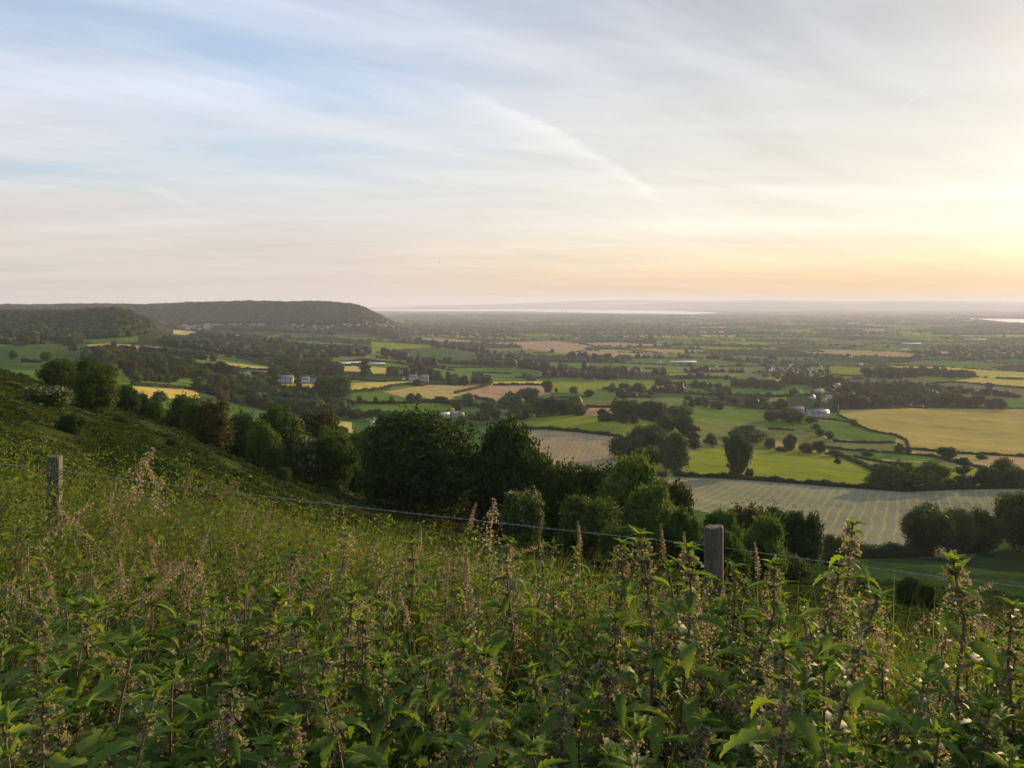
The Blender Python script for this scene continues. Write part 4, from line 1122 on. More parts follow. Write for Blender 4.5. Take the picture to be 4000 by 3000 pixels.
# ------------------------------------------------------------ buildings
M['stone'] = plain('cotswold stone', (.30, .27, .21), (.40, .36, .29), .8, .9)
M['render'] = plain('white render', (.46, .45, .41), (.55, .54, .49), .5, .8)
M['slate'] = plain('slate roof', (.10, .105, .12), (.17, .17, .19), 1.2, .6)
M['tileroof'] = plain('stone tile roof', (.22, .18, .14), (.30, .25, .20), 1.2, .8)
M['white_roof'] = plain('white metal roof', (.46, .48, .51), (.58, .60, .62), .3, .5, .4)
M['glass'] = plain('window glass', (.03, .035, .04), (.05, .055, .06), 1, .15, .6)
M['brickw'] = plain('brick', (.30, .16, .11), (.38, .22, .15), 1, .9)
def gable(mb, w, l, h, rh, over=.4, m=0, cx=0, cy=0, x0=0):
    pass
def house_meshes(w, l, h, rh, wallm, roofm, wins=True, chim=True):
    wb = MB(); wb.box((0, 0, h/2-.5), (l, w, h+1))
    V = [(-l/2, -w/2, h), (-l/2, w/2, h), (-l/2, 0, h+rh), (l/2, -w/2, h), (l/2, w/2, h), (l/2, 0, h+rh)]
    wb.add(V, [(0, 1, 2), (3, 5, 4)])
    rb = MB(); o = .35; t_ = .22; k = rh/(w/2)
    for s in (-1, 1):
        a = np.array([(-l/2-o, s*(w/2+o), h-o*k), (l/2+o, s*(w/2+o), h-o*k), (l/2+o, 0, h+rh), (-l/2-o, 0, h+rh)])
        b_ = a+np.array([0, 0, t_]); V = np.concatenate([a, b_])
        rb.add(V, [(0, 1, 2, 3), (4, 5, 6, 7), (0, 1, 5, 4), (1, 2, 6, 5), (2, 3, 7, 6), (3, 0, 4, 7)])
    out = {'wall': wb.build('wall', [wallm]), 'roof': rb.build('roof', [roofm])}
    if chim:
        cb = MB(); cb.box((l*.36, 0, h+rh+.35), (.8, .6, 1.7)); cb.box((l*.36, 0, h+rh+1.25), (.95, .75, .12)); out['chimney'] = cb.build('chimney', [M['brickw']])
    if wins:
        g = MB(); g.box((0, 0, 0), (1.0, .06, 1.2), 0); g.box((0, -.035, .66), (1.3, .1, .12), 1); g.box((0, -.05, -.66), (1.3, .16, .12), 1); g.box((0, -.034, 0), (.06, .03, 1.2), 1)
        out['window'] = g.build('window', [M['glass'], M['render']])
        g = MB(); g.box((0, 0, 0), (.95, .08, 2.), 0); g.box((0, -.03, 1.07), (1.2, .1, .14), 1); out['door'] = g.build('door', [M['bark'], M['render']])
    return out, (w, l, h)
HP = {
 'stone': house_meshes(6.5, 12, 5, 2.8, M['stone'], M['tileroof']),
 'white': house_meshes(6, 11, 5, 2.6, M['render'], M['slate']),
 'cottage': house_meshes(5.5, 9, 3.8, 2.6, M['render'], M['tileroof']),
 'slate': house_meshes(6.5, 13, 5, 2.8, M['stone'], M['slate']),
 'barn': house_meshes(14, 24, 4.5, 2.6, M['stone'], M['white_roof'], False, False),
 'shed': house_meshes(12, 60, 3.2, 1.8, M['render'], M['white_roof'], False, False),
 'glasshouse': house_meshes(12, 50, 3, 2.0, M['slate'], M['white_roof'], False, False),
}
def house(kind, Q, V, wq, rz, label, name='house', cat='house', group=None, detail=True, hs=1.):
    x, y, z = at(Q, V); ms, (w_, l_, h_) = HP[kind]
    s = wq/K/F*y/l_
    o = empty(name, (x, y, z-.3), rz, (s, s*1.0, max(.7, min(s, 1.25))*hs)); tag(o, label, cat, group)
    mobj('wall', ms['wall'], o); rf = mobj('roof', ms['roof'], o)
    if 'chimney' in ms and detail: mobj('chimney', ms['chimney'], rf)
    if detail and 'window' in ms:
        for sx_ in (-.33, 0, .33):
            for zz in (1.5, 3.9):
                if zz+.8 > h_: continue
                if sx_ == 0 and zz < 2: ob = mobj('door', ms['door'], o); ob.location = (0, -w_/2-.04, 1.0); continue
                ob = mobj('window', ms['window'], o); ob.location = (sx_*l_, -w_/2-.04, zz)
    return o
BLD = [
 ('barn', 1755, 893, 22, .1, 'left white roofed barn of the twin gables beside the wheat field', 'barn'),
 ('barn', 1778, 893, 24, .1, 'right white roofed barn of the twin gables beside the wheat field', 'barn'),
 ('barn', 1783, 898, 16, .2, 'small white roofed shed in front of the twin barns', 'barn'),
 ('slate', 1765, 902, 34, .05, 'long grey yard building below the white barns', 'barn'),
 ('slate', 1722, 893, 26, .1, 'grey low building left of the white barns', 'barn'),
 ('barn', 962, 903, 18, .3, 'pale blue-white roofed barn at the central farm', 'barn'),
 ('stone', 982, 903, 16, -.3, 'stone farmhouse right of the pale roofed barn', 'house'),
 ('stone', 996, 905, 14, .5, 'smaller stone building at the central farm', 'house'),
 ('cottage', 976, 893, 10, .2, 'little gabled building above the stone farmhouse', 'house'),
 ('glasshouse', 757, 786, 48, .05, 'long white roofed shed left of the dark column tree', 'shed'),
 ('glasshouse', 744, 788, 26, .05, 'short white shed in front of the long white roofed shed', 'shed'),
 ('glasshouse', 814, 788, 34, .02, 'long white roofed shed right of the dark column tree', 'shed'),
 ('slate', 618, 828, 30, .08, 'grey terrace of houses behind the yellow strip', 'terrace'),
 ('white', 658, 827, 20, .05, 'pale terrace right of the grey terrace', 'terrace'),
 ('white', 678, 827, 14, .05, 'short pale house at the end of the terrace', 'house'),
 ('white', 892, 822, 18, .1, 'white farmhouse above the yellow field', 'house'),
 ('barn', 901, 822, 12, 1.2, 'small white gabled barn touching the white farmhouse', 'barn'),
 ('cottage', 872, 821, 9, 1.5, 'white gable end left of the white farmhouse', 'house'),
 ('slate', 940, 818, 12, .4, 'grey barn right of the white farmhouse', 'barn'),
 ('slate', 915, 824, 22, .05, 'low grey roof in front of the white farmhouse', 'barn'),
 ('white', 529, 818, 22, .2, 'pale house among trees left of centre', 'house'),
 ('cottage', 804, 916, 8, .6, 'tiny white cottage among the garden trees', 'house'),
 ('white', 843, 923, 16, .2, 'pale roofed house half hidden by the great oak', 'house'),
 ('cottage', 1226, 808, 10, 1.2, 'white gabled cottage in the centre of the vale', 'house'),
 ('white', 1367, 807, 10, 1.4, 'tall white house in the clump of dark trees', 'house'),
 ('cottage', 1410, 803, 7, .3, 'small white house right of the tall white house', 'house'),
 ('glasshouse', 1475, 785, 56, .02, 'very long low white shed in the right centre of the vale', 'shed'),
 ('cottage', 1424, 784, 8, .3, 'small white building left of the very long shed', 'house'),
 ('cottage', 1170, 811, 9, .3, 'small pale building by the dark trees in mid vale', 'house'),
 ('glasshouse', 1968, 744, 38, -.12, 'brilliant white roofed works far on the right', 'works'),
 ('glasshouse', 1952, 756, 17, 0, 'smaller brilliant white roof below the white works', 'works'),
 ('cottage', 1912, 738, 6, 0, 'tiny bright roof left of the white works', 'house'),
 ('barn', 1926, 812, 20, 0, 'white barn roof in the trees beyond the village', 'barn'),
 ('glasshouse', 1885, 851, 22, .1, 'pale roof left of the pair below the village trees', 'barn'),
 ('glasshouse', 1933, 851, 26, -.05, 'pale roof right of the pair below the village trees', 'barn'),
 ('cottage', 1804, 856, 9, .8, 'white rounded gable at the right end of the stone village', 'house'),
 ('stone', 1768, 853, 20, .3, 'long stone house in the village behind the barns', 'house'),
 ('stone', 1790, 862, 14, -.4, 'stone house on the right of the village street', 'house'),
 ('slate', 1755, 862, 16, .9, 'slate roofed house on the left of the village', 'house'),
 ('stone', 1780, 868, 12, .2, 'stone cottage nearest the long tree belt', 'house'),
 ('stone', 1808, 838, 16, .4, 'stone house under the trees above the village', 'house'),
 ('stone', 1798, 830, 10, -.4, 'small sunlit stone gable above the village', 'house'),
 ('slate', 1835, 846, 12, .4, 'grey house at the edge of the trees behind the village', 'house'),
 ('slate', 2105, 736, 40, 0, 'pale low roof near the right edge of the vale', 'works'),
 ('stone', 1730, 849, 9, 1.2, 'small stone house left of the village', 'house'),
 ('white', 1540, 700, 16, 0, 'pale building far out on the right centre', 'house'),
]
for kd, Q, V, wq, rz, lab, cat in BLD:
    house(kd, Q, V, wq, rz, lab, {'terrace': 'terrace_house', 'works': 'works_building'}.get(cat, cat), cat)
r2 = random.Random(5)
def town(n, x0, x1, y0, y1, w0, w1, lab, kinds=('white', 'stone', 'slate', 'cottage'), poly=None):
    for _ in range(n):
        q, v = r2.uniform(x0, x1), r2.uniform(y0, y1)
        if poly is not None and not inside(poly, np.array([q]), np.array([v]))[0]: continue
        house(r2.choice(kinds), q, v, r2.uniform(w0, w1), r2.uniform(-.7, .7), lab, 'house', 'house', lab, False)
town(190, 395, 575, 693, 712, 4.5, 8.5, 'tiny pale house of the town under the long hill', ('stone', 'slate', 'slate', 'cottage'))
town(60, 560, 850, 697, 716, 4, 7, 'tiny house on the edge of the town right of the hill foot', ('stone', 'slate', 'slate', 'stone'))
town(34, 1650, 1775, 787, 815, 5, 9, 'small pale house of the far village right of centre')
town(10, 1080, 1700, 722, 800, 5, 7, 'isolated small white house dotted in the vale', ('white', 'cottage'))
town(6, 930, 1100, 710, 740, 5, 8, 'small house in the vale right of the town')
town(6, 1820, 2150, 690, 800, 5, 8, 'small bright roofed house in the hazy right of the vale', ('white',))
# power station by the estuary
def qbox(Q, V, d, wq, hq):
    y = d; x = (Q/K-512)/F*y; z = -(V/K-HOR)/F*y
    return x, y, z, wq/K/F*y, hq/K/F*y
x, y, z, bw, bh = qbox(1214, 675.5, 17500, 5, 5)
ps = tag(empty('power_station', (x, y, z-4)), 'two pale square blocks of a power station on the estuary shore', 'power station')
for k in (0, 1):
    mb = MB(); mb.box((k*bw*1.7, 0, bh*.5), (bw, bw*.8, bh)); mb.box((k*bw*1.7, 0, bh*1.06), (bw*.5, bw*.5, bh*.14))
    mobj('reactor_block', mb.build('reactor_block', [plain('pale cladding', (.5, .42, .38), (.56, .48, .44), .02)]), ps)
# gull over the vale
mb = MB()
body = np.array([(-.22, 0, 0), (-.12, 0, .01), (0, 0, .015), (.14, 0, .01), (.24, 0, 0)])
mb.tube(body, [.012, .05, .062, .045, .012], 8)
for s in (-1, 1):
    pth = [(0, 0, .02), (.03, s*.22, .12), (.0, s*.42, .13), (-.07, s*.62, .07)]
    ch = [.16, .14, .11, .02]; V = []
    for (px_, py_, pz_), c_ in zip(pth, ch):
        V += [(px_-c_/2, py_, pz_), (px_+c_/2, py_, pz_), (px_+c_/2, py_, pz_+.012), (px_-c_/2, py_, pz_+.016)]
    Fw = [(i*4+a, i*4+(a+1) % 4, i*4+4+(a+1) % 4, i*4+4+a) for i in range(3) for a in range(4)]
    mb.add(V, Fw+[(12, 13, 14, 15)])
mb.add([(-.2, -.02, 0), (-.2, .02, 0), (-.36, .07, 0), (-.36, -.07, 0), (-.28, 0, .012)], [(0, 1, 2, 3)])
bird = mobj('bird', mb.build('bird', [plain('grey feathers', (.10, .10, .10), (.2, .2, .2))]))
bird.location = ((949-K*512)/K/F*250, 250, (HOR-566/K)/F*250); bird.rotation_euler = (R(-18), 0, R(35))
tag(bird, 'tiny bird in flight against the pale sky above the estuary', 'bird')
# ------------------------------------------------------------ hillside cover
M['tuft'] = leaf_mat('rough hillside growth', [(.012, .021, .006), (.030, .046, .011), (.062, .078, .020)], .25, rough=.8, spec=.06, scale=.22)
M['nettle'] = leaf_mat('nettle leaf', [(.052, .10, .016), (.115, .18, .028), (.20, .265, .055)], .45, (1.5, 1.45, .4), .6, .15, scale=.9)
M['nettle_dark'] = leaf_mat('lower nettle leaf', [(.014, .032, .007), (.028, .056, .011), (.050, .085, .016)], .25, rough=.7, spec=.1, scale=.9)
M['nettle_stem'] = plain('nettle stem', (.10, .06, .045), (.17, .115, .07), 12, .6)
M['nettle_flower'] = leaf_mat('nettle tassels', [(.14, .14, .065), (.25, .235, .13), (.40, .35, .22)], .4, (1.2, 1.1, .6), scale=2)
M['grass'] = leaf_mat('long grass', [(.042, .07, .012), (.10, .13, .025), (.21, .21, .06)], .4, (1.3, 1.3, .5), scale=1.2)
M['grass_dry'] = leaf_mat('dry grass', [(.16, .13, .06), (.26, .21, .10), (.38, .30, .17)], .35, (1.2, 1.1, .7), scale=1.2)
M['herb'] = leaf_mat('mixed herbs', [(.028, .052, .010), (.075, .112, .020), (.155, .175, .040)], .36, (1.2, 1.3, .5), rough=.75, spec=.1, scale=1.4)
M['seed'] = leaf_mat('grass seed head', [(.17, .145, .09), (.27, .22, .14), (.42, .34, .23)], .4, (1.2, 1.1, .85), scale=3)
M['dried'] = leaf_mat('dried umbel', [(.13, .10, .04), (.22, .165, .065), (.33, .25, .11)], .3, (1.2, 1., .6), scale=3)
r = np.random.default_rng(61)
def tufts(name, n, dmin, dmax, tlo, thi, s0, s1, label, mat_, seed, k=7, cond=None):
    r = np.random.default_rng(seed)
    d = np.exp(r.uniform(math.log(dmin), math.log(dmax), n)); t = r.uniform(tlo, thi, n); x = t*d
    if cond is not None:
        ok = cond(x, d); x, d = x[ok], d[ok]
    n = len(x); z = H(x, d)
    nzv = .6+.55*np.sin(x*.9+np.sin(d*.35)*2)*np.sin(d*.55+np.cos(x*.4))+.3*np.sin(x*2.3+d*1.7)
    ter = .62+.38*np.sin(z*2.6+np.sin(x*.13)*2+np.sin(d*.21)*1.5)
    s = (s0+s1*d)*np.clip((nzv+r.uniform(.1, .9, n))*ter*1.15, .12, 2.)
    C = np.repeat(np.stack([x, d, z], 1), k, 0); S_ = np.repeat(s, k)
    a = r.uniform(0, 2*math.pi, n*k); el = r.uniform(.15, 1.35, n*k)
    dr = np.stack([np.cos(a)*np.cos(el), np.sin(a)*np.cos(el), np.sin(el)], 1)
    L = S_*r.uniform(.5, 1.1, n*k)
    side = unit(np.cross(dr, r.normal(size=dr.shape)))
    wv = (L*r.uniform(.13, .26, n*k))[:, None]
    b0 = C+dr*L[:, None]*.1; tip = C+dr*L[:, None]; tip[:, 2] -= L*.18
    mid_ = C+dr*L[:, None]*.6; mid_[:, 2] += L*.05
    V = np.stack([b0, mid_+side*wv, tip, mid_-side*wv], 1).reshape(-1, 3)
    me_ = mesh(name, V, np.arange(len(V)).reshape(-1, 4), mat_)
    return tag(mobj(name, me_), label, None, None, 'stuff')
tufts('hillside_undergrowth', 170000, 7.5, 175, -.80, .82, .055, .0036, 'rough green undergrowth covering the steep hillside', M['tuft'], 62, 7, lambda x, y: (.375*x+.927*y > 4.6) & ((x/y < .25) | (y < 120)))

# ------------------------------------------------------------ nettles
def leaf_shape(L, droop, nseg, wfac, r, up=.5):
    """serrated leaf along +x that rises from its stalk and arches over; V-folded along the midrib"""
    s = np.linspace(0, 1, nseg+1)
    ang = up-droop*s**.9
    dx = np.cos(ang); dz = np.sin(ang)
    px = np.concatenate([[0], np.cumsum((dx[1:]+dx[:-1])/2)])*L/nseg; pz = np.concatenate([[0], np.cumsum((dz[1:]+dz[:-1])/2)])*L/nseg
    w = wfac*L*(np.sin(math.pi*np.clip(s, 0, 1)**.62)**.9)*(1-.35*s)
    saw = np.where(np.arange(nseg+1) % 2 == 1, 1.16, .84); w = w*saw+.0006; w[-1] = 0.0005; w[0] = .001
    fwd = np.where(np.arange(nseg+1) % 2 == 1, .45, 0)*L/nseg
    fold = r.uniform(.35, .75)
    V = []
    for i in range(nseg+1):
        nx, nz = -math.sin(ang[i]), math.cos(ang[i])
        V += [(px[i]+fwd[i]*dx[i]+nx*w[i]*fold, w[i]*.86, pz[i]+fwd[i]*dz[i]+nz*w[i]*fold), (px[i], 0, pz[i]), (px[i]+fwd[i]*dx[i]+nx*w[i]*fold, -w[i]*.86, pz[i]+fwd[i]*dz[i]+nz*w[i]*fold)]
    F_ = []
    for i in range(nseg):
        a = 3*i
        F_ += [(a, a+1, a+4, a+3), (a+1, a+2, a+5, a+4)]
    return np.array(V), np.array(F_)
def rotz(V, a):
    c, s = math.cos(a), math.sin(a)
    return np.stack([V[:, 0]*c-V[:, 1]*s, V[:, 0]*s+V[:, 1]*c, V[:, 2]], 1)
def nettle(seed, h=1.0, nseg=12, nodes=11, lmax=.16, fl=True, lean=.06, tuft=1.):
    r = np.random.default_rng(seed)
    a0 = r.uniform(0, 6.28); k = 8
    zz = np.linspace(0, h, k); bend = lean*(zz/h)**2*h
    P = np.stack([bend*math.cos(a0)+r.normal(0, .005, k), bend*math.sin(a0)+r.normal(0, .005, k), zz], 1); P[0, :2] = 0
    sb = MB(); sb.tube(P, np.linspace(.0062, .0022, k), 5 if nseg > 6 else 3)
    lb, db, fb = MB(), MB(), MB()
    ph = r.uniform(0, 6.28)
    zs = h*(.14+.86*(1-(1-np.linspace(0, 1, nodes))**1.35))
    for i, z in enumerate(zs):
        f = z/h; ph += math.pi/2+r.normal(0, .12)
        ax = np.array([np.interp(z, zz, P[:, j]) for j in range(3)])
        g = min(1., (1-f)/.42)
        L = lmax*(.25+.75*g**.8)*(1 if f > .3 else .8)*r.uniform(.82, 1.15)
        for s in (0, 1):
            if f < .45 and r.random() < .15: continue
            top = f > .93
            V, Fc = leaf_shape(L, r.uniform(1.3, 2.2) if not top else r.uniform(.6, 1.4), nseg, r.uniform(.17, .235), r, r.uniform(.25, .75) if not top else r.uniform(.7, 1.3))
            pet = L*.20*g
            tilt = r.normal(0, .16); c_, s_ = math.cos(tilt), math.sin(tilt)
            V = np.stack([V[:, 0]+pet, V[:, 1]*c_-V[:, 2]*s_, V[:, 1]*s_+V[:, 2]*c_+pet*.3], 1)
            V = rotz(V, ph+s*math.pi+r.normal(0, .12))+ax
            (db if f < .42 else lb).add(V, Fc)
            if nseg > 6 and pet > .008:
                sb.tube([ax, V[1]], [.0016, .0012], 3, cap=False)
                if r.random() < .7 and f < .85:
                    for q_ in (-1, 1):
                        V2, F2_ = leaf_shape(L*r.uniform(.28, .42), 1.5, 6, .24, r, .7); V2[:, 0] += .006; V2 = rotz(V2, ph+s*math.pi+q_*r.uniform(.3, .7))+ax+np.array([0, 0, .01])
                        lb.add(V2, F2_)
        if fl and .40 < f < .985:
            nt = max(1, int(r.integers(4, 9)*tuft))
            for _ in range(nt):
                a = r.uniform(0, 6.28); Lf = r.uniform(.03, .085)*(1.5-f)
                out = r.uniform(.45, 1.0); n_ = 22 if nseg > 6 else 7
                s_ = r.random(n_)
                Pf = np.stack([np.cos(a)*Lf*s_*out, np.sin(a)*Lf*s_*out, .016*np.sin(s_*3)-Lf*.7*s_**1.6], 1)+r.normal(0, .0036, (n_, 3))+ax
                V, Fc = leaves(Pf, r.normal(size=(n_, 3)), r.uniform(.0024, .0040, n_) if nseg > 6 else .006, .75, r); fb.add(V, Fc)
    # crown of small upright leaves at the tip
    for a in np.arange(6 if nseg > 6 else 3)*2.4:
        V, Fc = leaf_shape(lmax*r.uniform(.16, .30), r.uniform(.3, 1.2), 6, .2, r, r.uniform(.8, 1.4)); lb.add(rotz(V, a)+P[-1]-np.array([0, 0, .004]), Fc)
    return sb, lb, db, fb
NP = []
for i in range(12):
    hh = [1.0, .95, 1.05, .9, 1.1, 1.0, .85, 1.0, .95, 1.05, .9, 1.0][i]
    sb, lb, db, fb = nettle(100+i, hh, 12, 12+i % 3, .165+.014*(i % 3), True, .04+.03*(i % 3), [.75, .35, .15, .55][i % 4])
    mb = MB()
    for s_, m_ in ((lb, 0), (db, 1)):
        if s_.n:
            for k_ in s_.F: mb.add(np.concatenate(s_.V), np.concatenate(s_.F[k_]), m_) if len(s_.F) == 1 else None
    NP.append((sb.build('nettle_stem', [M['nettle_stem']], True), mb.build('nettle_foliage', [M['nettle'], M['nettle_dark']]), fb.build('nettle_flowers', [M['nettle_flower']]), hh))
# the tall flowering ones carry heavier tassels and smaller top leaves
for i in range(4):
    sb, lb, db, fb = nettle(140+i, 1.0, 12, 14, .145, True, .05, 1.7)
    mb = MB(); mb.add(np.concatenate(lb.V), np.concatenate(lb.F[4]), 0); mb.add(np.concatenate(db.V), np.concatenate(db.F[4]), 1)
    NP.append((sb.build('nettle_stem', [M['nettle_stem']], True), mb.build('nettle_foliage', [M['nettle'], M['nettle_dark']]), fb.build('nettle_flowers', [M['nettle_flower']]), 1.0))
def put_nettle(i, x, y, h, label, group=None, lean=0., rz=None):
    st, fo, fl, ph = NP[i]; s = h/ph
    o = empty('nettle_plant', (x, y, h1(x, y)-.02), random.uniform(0, 6.28) if rz is None else rz, (1.15*max(.85, s**.5),)*2+(s,))
    o.rotation_euler = (random.gauss(0, .05), random.gauss(0, .05), o.rotation_euler.z)
    if lean: o.rotation_euler = (random.uniform(-.05, .05), lean, random.uniform(0, .3))
    tag(o, label, 'nettle', group)
    mobj('stem', st, o); mobj('foliage', fo, o); mobj('flower_cluster', fl, o)
    return o
def solve(Q, V, h, lo=1.5, hi=9.):
    t = (Q/K-512)/F; ys = np.linspace(lo, hi, 1600)
    g = H(t*ys, ys)+h+(V/K-HOR)/F*ys          # >0 when top is above the sight line
    s = np.sign(g); c = np.where(s[:-1] != s[1:])[0]
    y = ys[c[0]] if len(c) else ys[int(np.argmin(abs(g)))]
    return t*y, y
TALL = [ # Q, top, height, proto, lean, label
 (1498, 1222, 1.05, 1, 0, 'nettle at the left foot of the round fence post'),
 (1562, 1232, 1.05, 4, 0, 'nettle at the right foot of the round fence post'),
 (1527, 1244, 1.0, 7, 0, 'nettle directly in front of the round fence post base'),
 (1121, 1155, 1.18, 12, 0, 'tall flowering nettle standing just left of the middle, against the domed bush'),
 (1303, 1162, 1.16, 13, 0, 'tall nettle between the middle and the round fence post'),
 (1411, 1140, 1.30, 14, 0, 'tallest straight nettle left of the round fence post'),
 (1543, 1190, 1.24, 15, .16, 'leaning nettle crossing in front of the round fence post'),
 (1626, 1205, 1.18, 12, 0, 'nettle right of the round fence post'),
 (1829, 1115, 1.31, 13, .10, 'tallest nettle, leaning to the right against the striped hay field'),
 (1759, 1228, 1.18, 14, .05, 'nettle left of the tallest leaning nettle'),
 (2080, 1203, 1.30, 15, 0, 'tall nettle near the right edge, against the shaded paddock'),
 (2159, 1310, 1.18, 12, 0, 'nettle at the far right under the shaded paddock'),
 (1676, 1350, 1.20, 13, .03, 'long-stemmed nettle in the right part of the bed'),
 (1824, 1272, 1.25, 14, .12, 'heavily tasselled nettle below the tallest leaning nettle'),
 (725, 1152, 1.05, 15, 0, 'nettle rising from the bed below the great oak'),
 (888, 1160, 1.08, 12, 0, 'nettle with pinkish tassels below the great oak trunk'),
 (623, 1180, 1.0, 13, 0, 'nettle in the left centre rising above the grass'),
 (703, 1340, 1.05, 14, 0, 'slim nettle with a pale tip left of centre'),
 (763, 1285, 1.08, 15, 0, 'tasselled nettle left of centre behind the slim one'),
 (815, 1342, 1.02, 12, 0, 'nettle with a dark straight stem left of centre'),
 (763, 1395, .98, 13, 0, 'broad leaved nettle with a tan tip in the lower left centre'),
 (975, 1345, 1.02, 14, 0, 'nettle with a rosy tip in the centre of the bed'),
 (1013, 1430, .96, 15, 0, 'nettle with large drooping leaves in the lower centre'),
 (1358, 1310, 1.12, 12, .03, 'nettle with a very straight bare stem right of centre'),
 (1311, 1385, 1.02, 13, .04, 'bushy topped nettle in front of the bare stemmed one'),
 (1581, 1375, 1.08, 14, -.04, 'nettle with a bent top in the right centre'),
 (1451, 1540, .92, 15, 0, 'short heavily tasselled nettle in the lower right centre'),
 (1156, 1575, .90, 2, 0, 'nettle with a star of pale tip leaves at the bottom centre'),
 (1266, 1595, .90, 4, 0, 'low nettle at the bottom right of centre'),
 (1313, 1588, .90, 5, 0, 'low nettle beside another at the bottom right of centre'),
 (1769, 1440, 1.02, 6, 0, 'nettle with a short top in the lower right'),
 (1949, 1482, 1.0, 7, 0, 'large leaved nettle in the lower right'),
 (2089, 1485, 1.0, 8, 0, 'large leaved nettle near the lower right corner'),
 (2009, 1587, .92, 14, 0, 'nettle at the bottom right with a pale tip'),
 (140, 1485, .95, 13, 0, 'bushy tasselled nettle in the lower left corner'),
 (398, 1445, .98, 12, 0, 'nettle with thin wavy tip leaves in the lower left'),
 (332, 1395, .98, 9, 0, 'pale tipped nettle behind the wavy tipped one'),
 (195, 1400, 1.0, 10, 0, 'dim nettle in the left part of the bed'),
 (125, 1272, 1.0, 11, 0, 'nettle near the left edge in the shade'),
 (540, 1272, 1.05, 14, .05, 'nettle with a long reddish stem in the left centre'),
 (1188, 1395, 1.0, 12, 0, 'nettle just right of the middle with a dark stem'),
]
used = []
for Q, V, h, pi2, ln, lab in TALL:
    x, y = solve(Q, V, h)
    o = put_nettle(pi2, x, y, h, lab, None, ln); o.scale = (o.scale.x*1.22, o.scale.y*1.22, o.scale.z)
    if ln:
        o.location.x -= math.sin(ln)*h; o.location.z = h1(o.location.x, y)-.02; o.rotation_euler = (0, ln, 0)
    used.append((x, y))
r = np.random.default_rng(71)
spots = []
tries = 0
tops_guard = [(1460, 1620, 1300)]
while len(spots) < 600 and tries < 60000:
    tries += 1
    y = math.sqrt(r.uniform(.85**2, 5.6**2)); t = r.uniform(-.80, .80); x = t*y
    q = .375*x+.927*y
    if q > 4.15 or q < .75: continue
    Lz = smooth(-.16, -.5, np.array(t))*smooth(2.9, 4.2, np.array(y))
    if r.random() < float(Lz)*.93: continue
    if spots and min((a_-x)**2+(b_-y)**2 for a_, b_ in spots[-400:]) < .085**2: continue
    spots.append((x, y))
spots = np.array(spots)
hh_ = r.uniform(.66, .98, len(spots))+.10*np.sin(spots[:, 0]*2.3+1)*np.sin(spots[:, 1]*1.9)
# plants keep clear of the sight line to the fence posts and grow shorter against the view on the left
order = np.argsort(spots[:, 1])
G = 'stinging nettles of the foreground bed'
cnt = 0; rest = []
for k in order:
    x, y = spots[k]; h = hh_[k]
    top_row = HOR-(h1(x, y)+h)/y*F; px_ = 512+F*x/y
    lim = np.interp(px_, [0, 120, 300, 500, 620, 760, 900, 1024], [500, 515, 540, 545, 548, 558, 580, 575])
    if top_row < lim: h = max(.45, -(lim-HOR)/F*y-h1(x, y))
    vis_ = -40 < px_ < 1064
    if vis_ and cnt < 262:
        put_nettle(int(r.integers(0, 14)), x, y, h, 'green stinging nettle with drooping serrated leaves in the crowded bed', G); cnt += 1
    else: rest.append((x, y, h))
print('nettles', cnt, len(rest))
# the far rows of the bed, past counting
LP = []
for i in range(6):
    sb, lb, db, fb = nettle(200+i, 1.0, 6, 11, .165, True, .05, .6)
    out = []
    for b_, m_ in ((sb, 3), (lb, 0), (db, 1), (fb, 2)):
        for k_ in b_.F:
            if k_ == 4: out.append((np.concatenate(b_.V), np.concatenate(b_.F[4]), m_))
    LP.append(out)
mb = MB()
def stamp(mb, parts, x, y, z, s, sz, a, mats_map=None):
    for V, Fc, m_ in parts:
        V2 = rotz(V*np.array([s, s, sz]), a)+np.array([x, y, z]); mb.add(V2, Fc, m_)
for x, y, h in rest: stamp(mb, LP[int(r.integers(0, 6))], x, y, h1(x, y), 1., h, r.uniform(0, 6.28))
tag(mobj('nettle_bed', mb.build('nettle_bed', [M['nettle'], M['nettle_dark'], M['nettle_flower'], M['nettle_stem']])), 'dense further rows of nettles beyond counting', None, None, 'stuff')

# low leafy filler under and between the nettles, and the herb-rich bank on the left
def herbs(name, n, cond, hlo, hhi, mat_, label, seed, lsz=(.012, .028), k=26, fy=None):
    r = np.random.default_rng(seed)
    y = np.sqrt(r.uniform(.6, 8.0**2, n)); t = r.uniform(-.84, .84, n); x = t*y; q = .375*x+.927*y
    ok = cond(x, y, t, q); x, y = x[ok], y[ok]; n = len(x); z = H(x, y)
    h = r.uniform(hlo, hhi, n)*(fy(x, y) if fy else 1)
    s = r.random((n, k))**.7
    lx = r.normal(0, .10, n)[:, None]*s; ly = r.normal(0, .10, n)[:, None]*s
    P = np.stack([x[:, None]+lx+r.normal(0, .03, (n, k)), y[:, None]+ly+r.normal(0, .03, (n, k)), z[:, None]+h[:, None]*s], -1).reshape(-1, 3)
    nn = unit(r.normal(size=P.shape)+np.array([0, 0, .9]))
    V, Fc = leaves(P, nn, r.uniform(*lsz, len(P)), .42, r, .2)
    me_ = mesh(name, V, Fc, mat_)
    return tag(mobj(name, me_), label, None, None, 'stuff')
herbs('bank_herbs', 10000, lambda x, y, t, q: (q < 5.4) & (q > 2.2) & (t < .06) & (r.random(len(t)) < smooth(.06, -.3, t)), .35, .98, M['herb'], 'tangle of small leaved herbs on the grassy bank at the left', 81, (.010, .024), 34, lambda x, y: 1+.28*smooth(-1.6, -2.8, x))
herbs('low_greenery', 3800, lambda x, y, t, q: (q < 4.6), .12, .48, M['nettle_dark'], 'low leafy greenery between the nettle stems', 82, (.016, .036), 22)
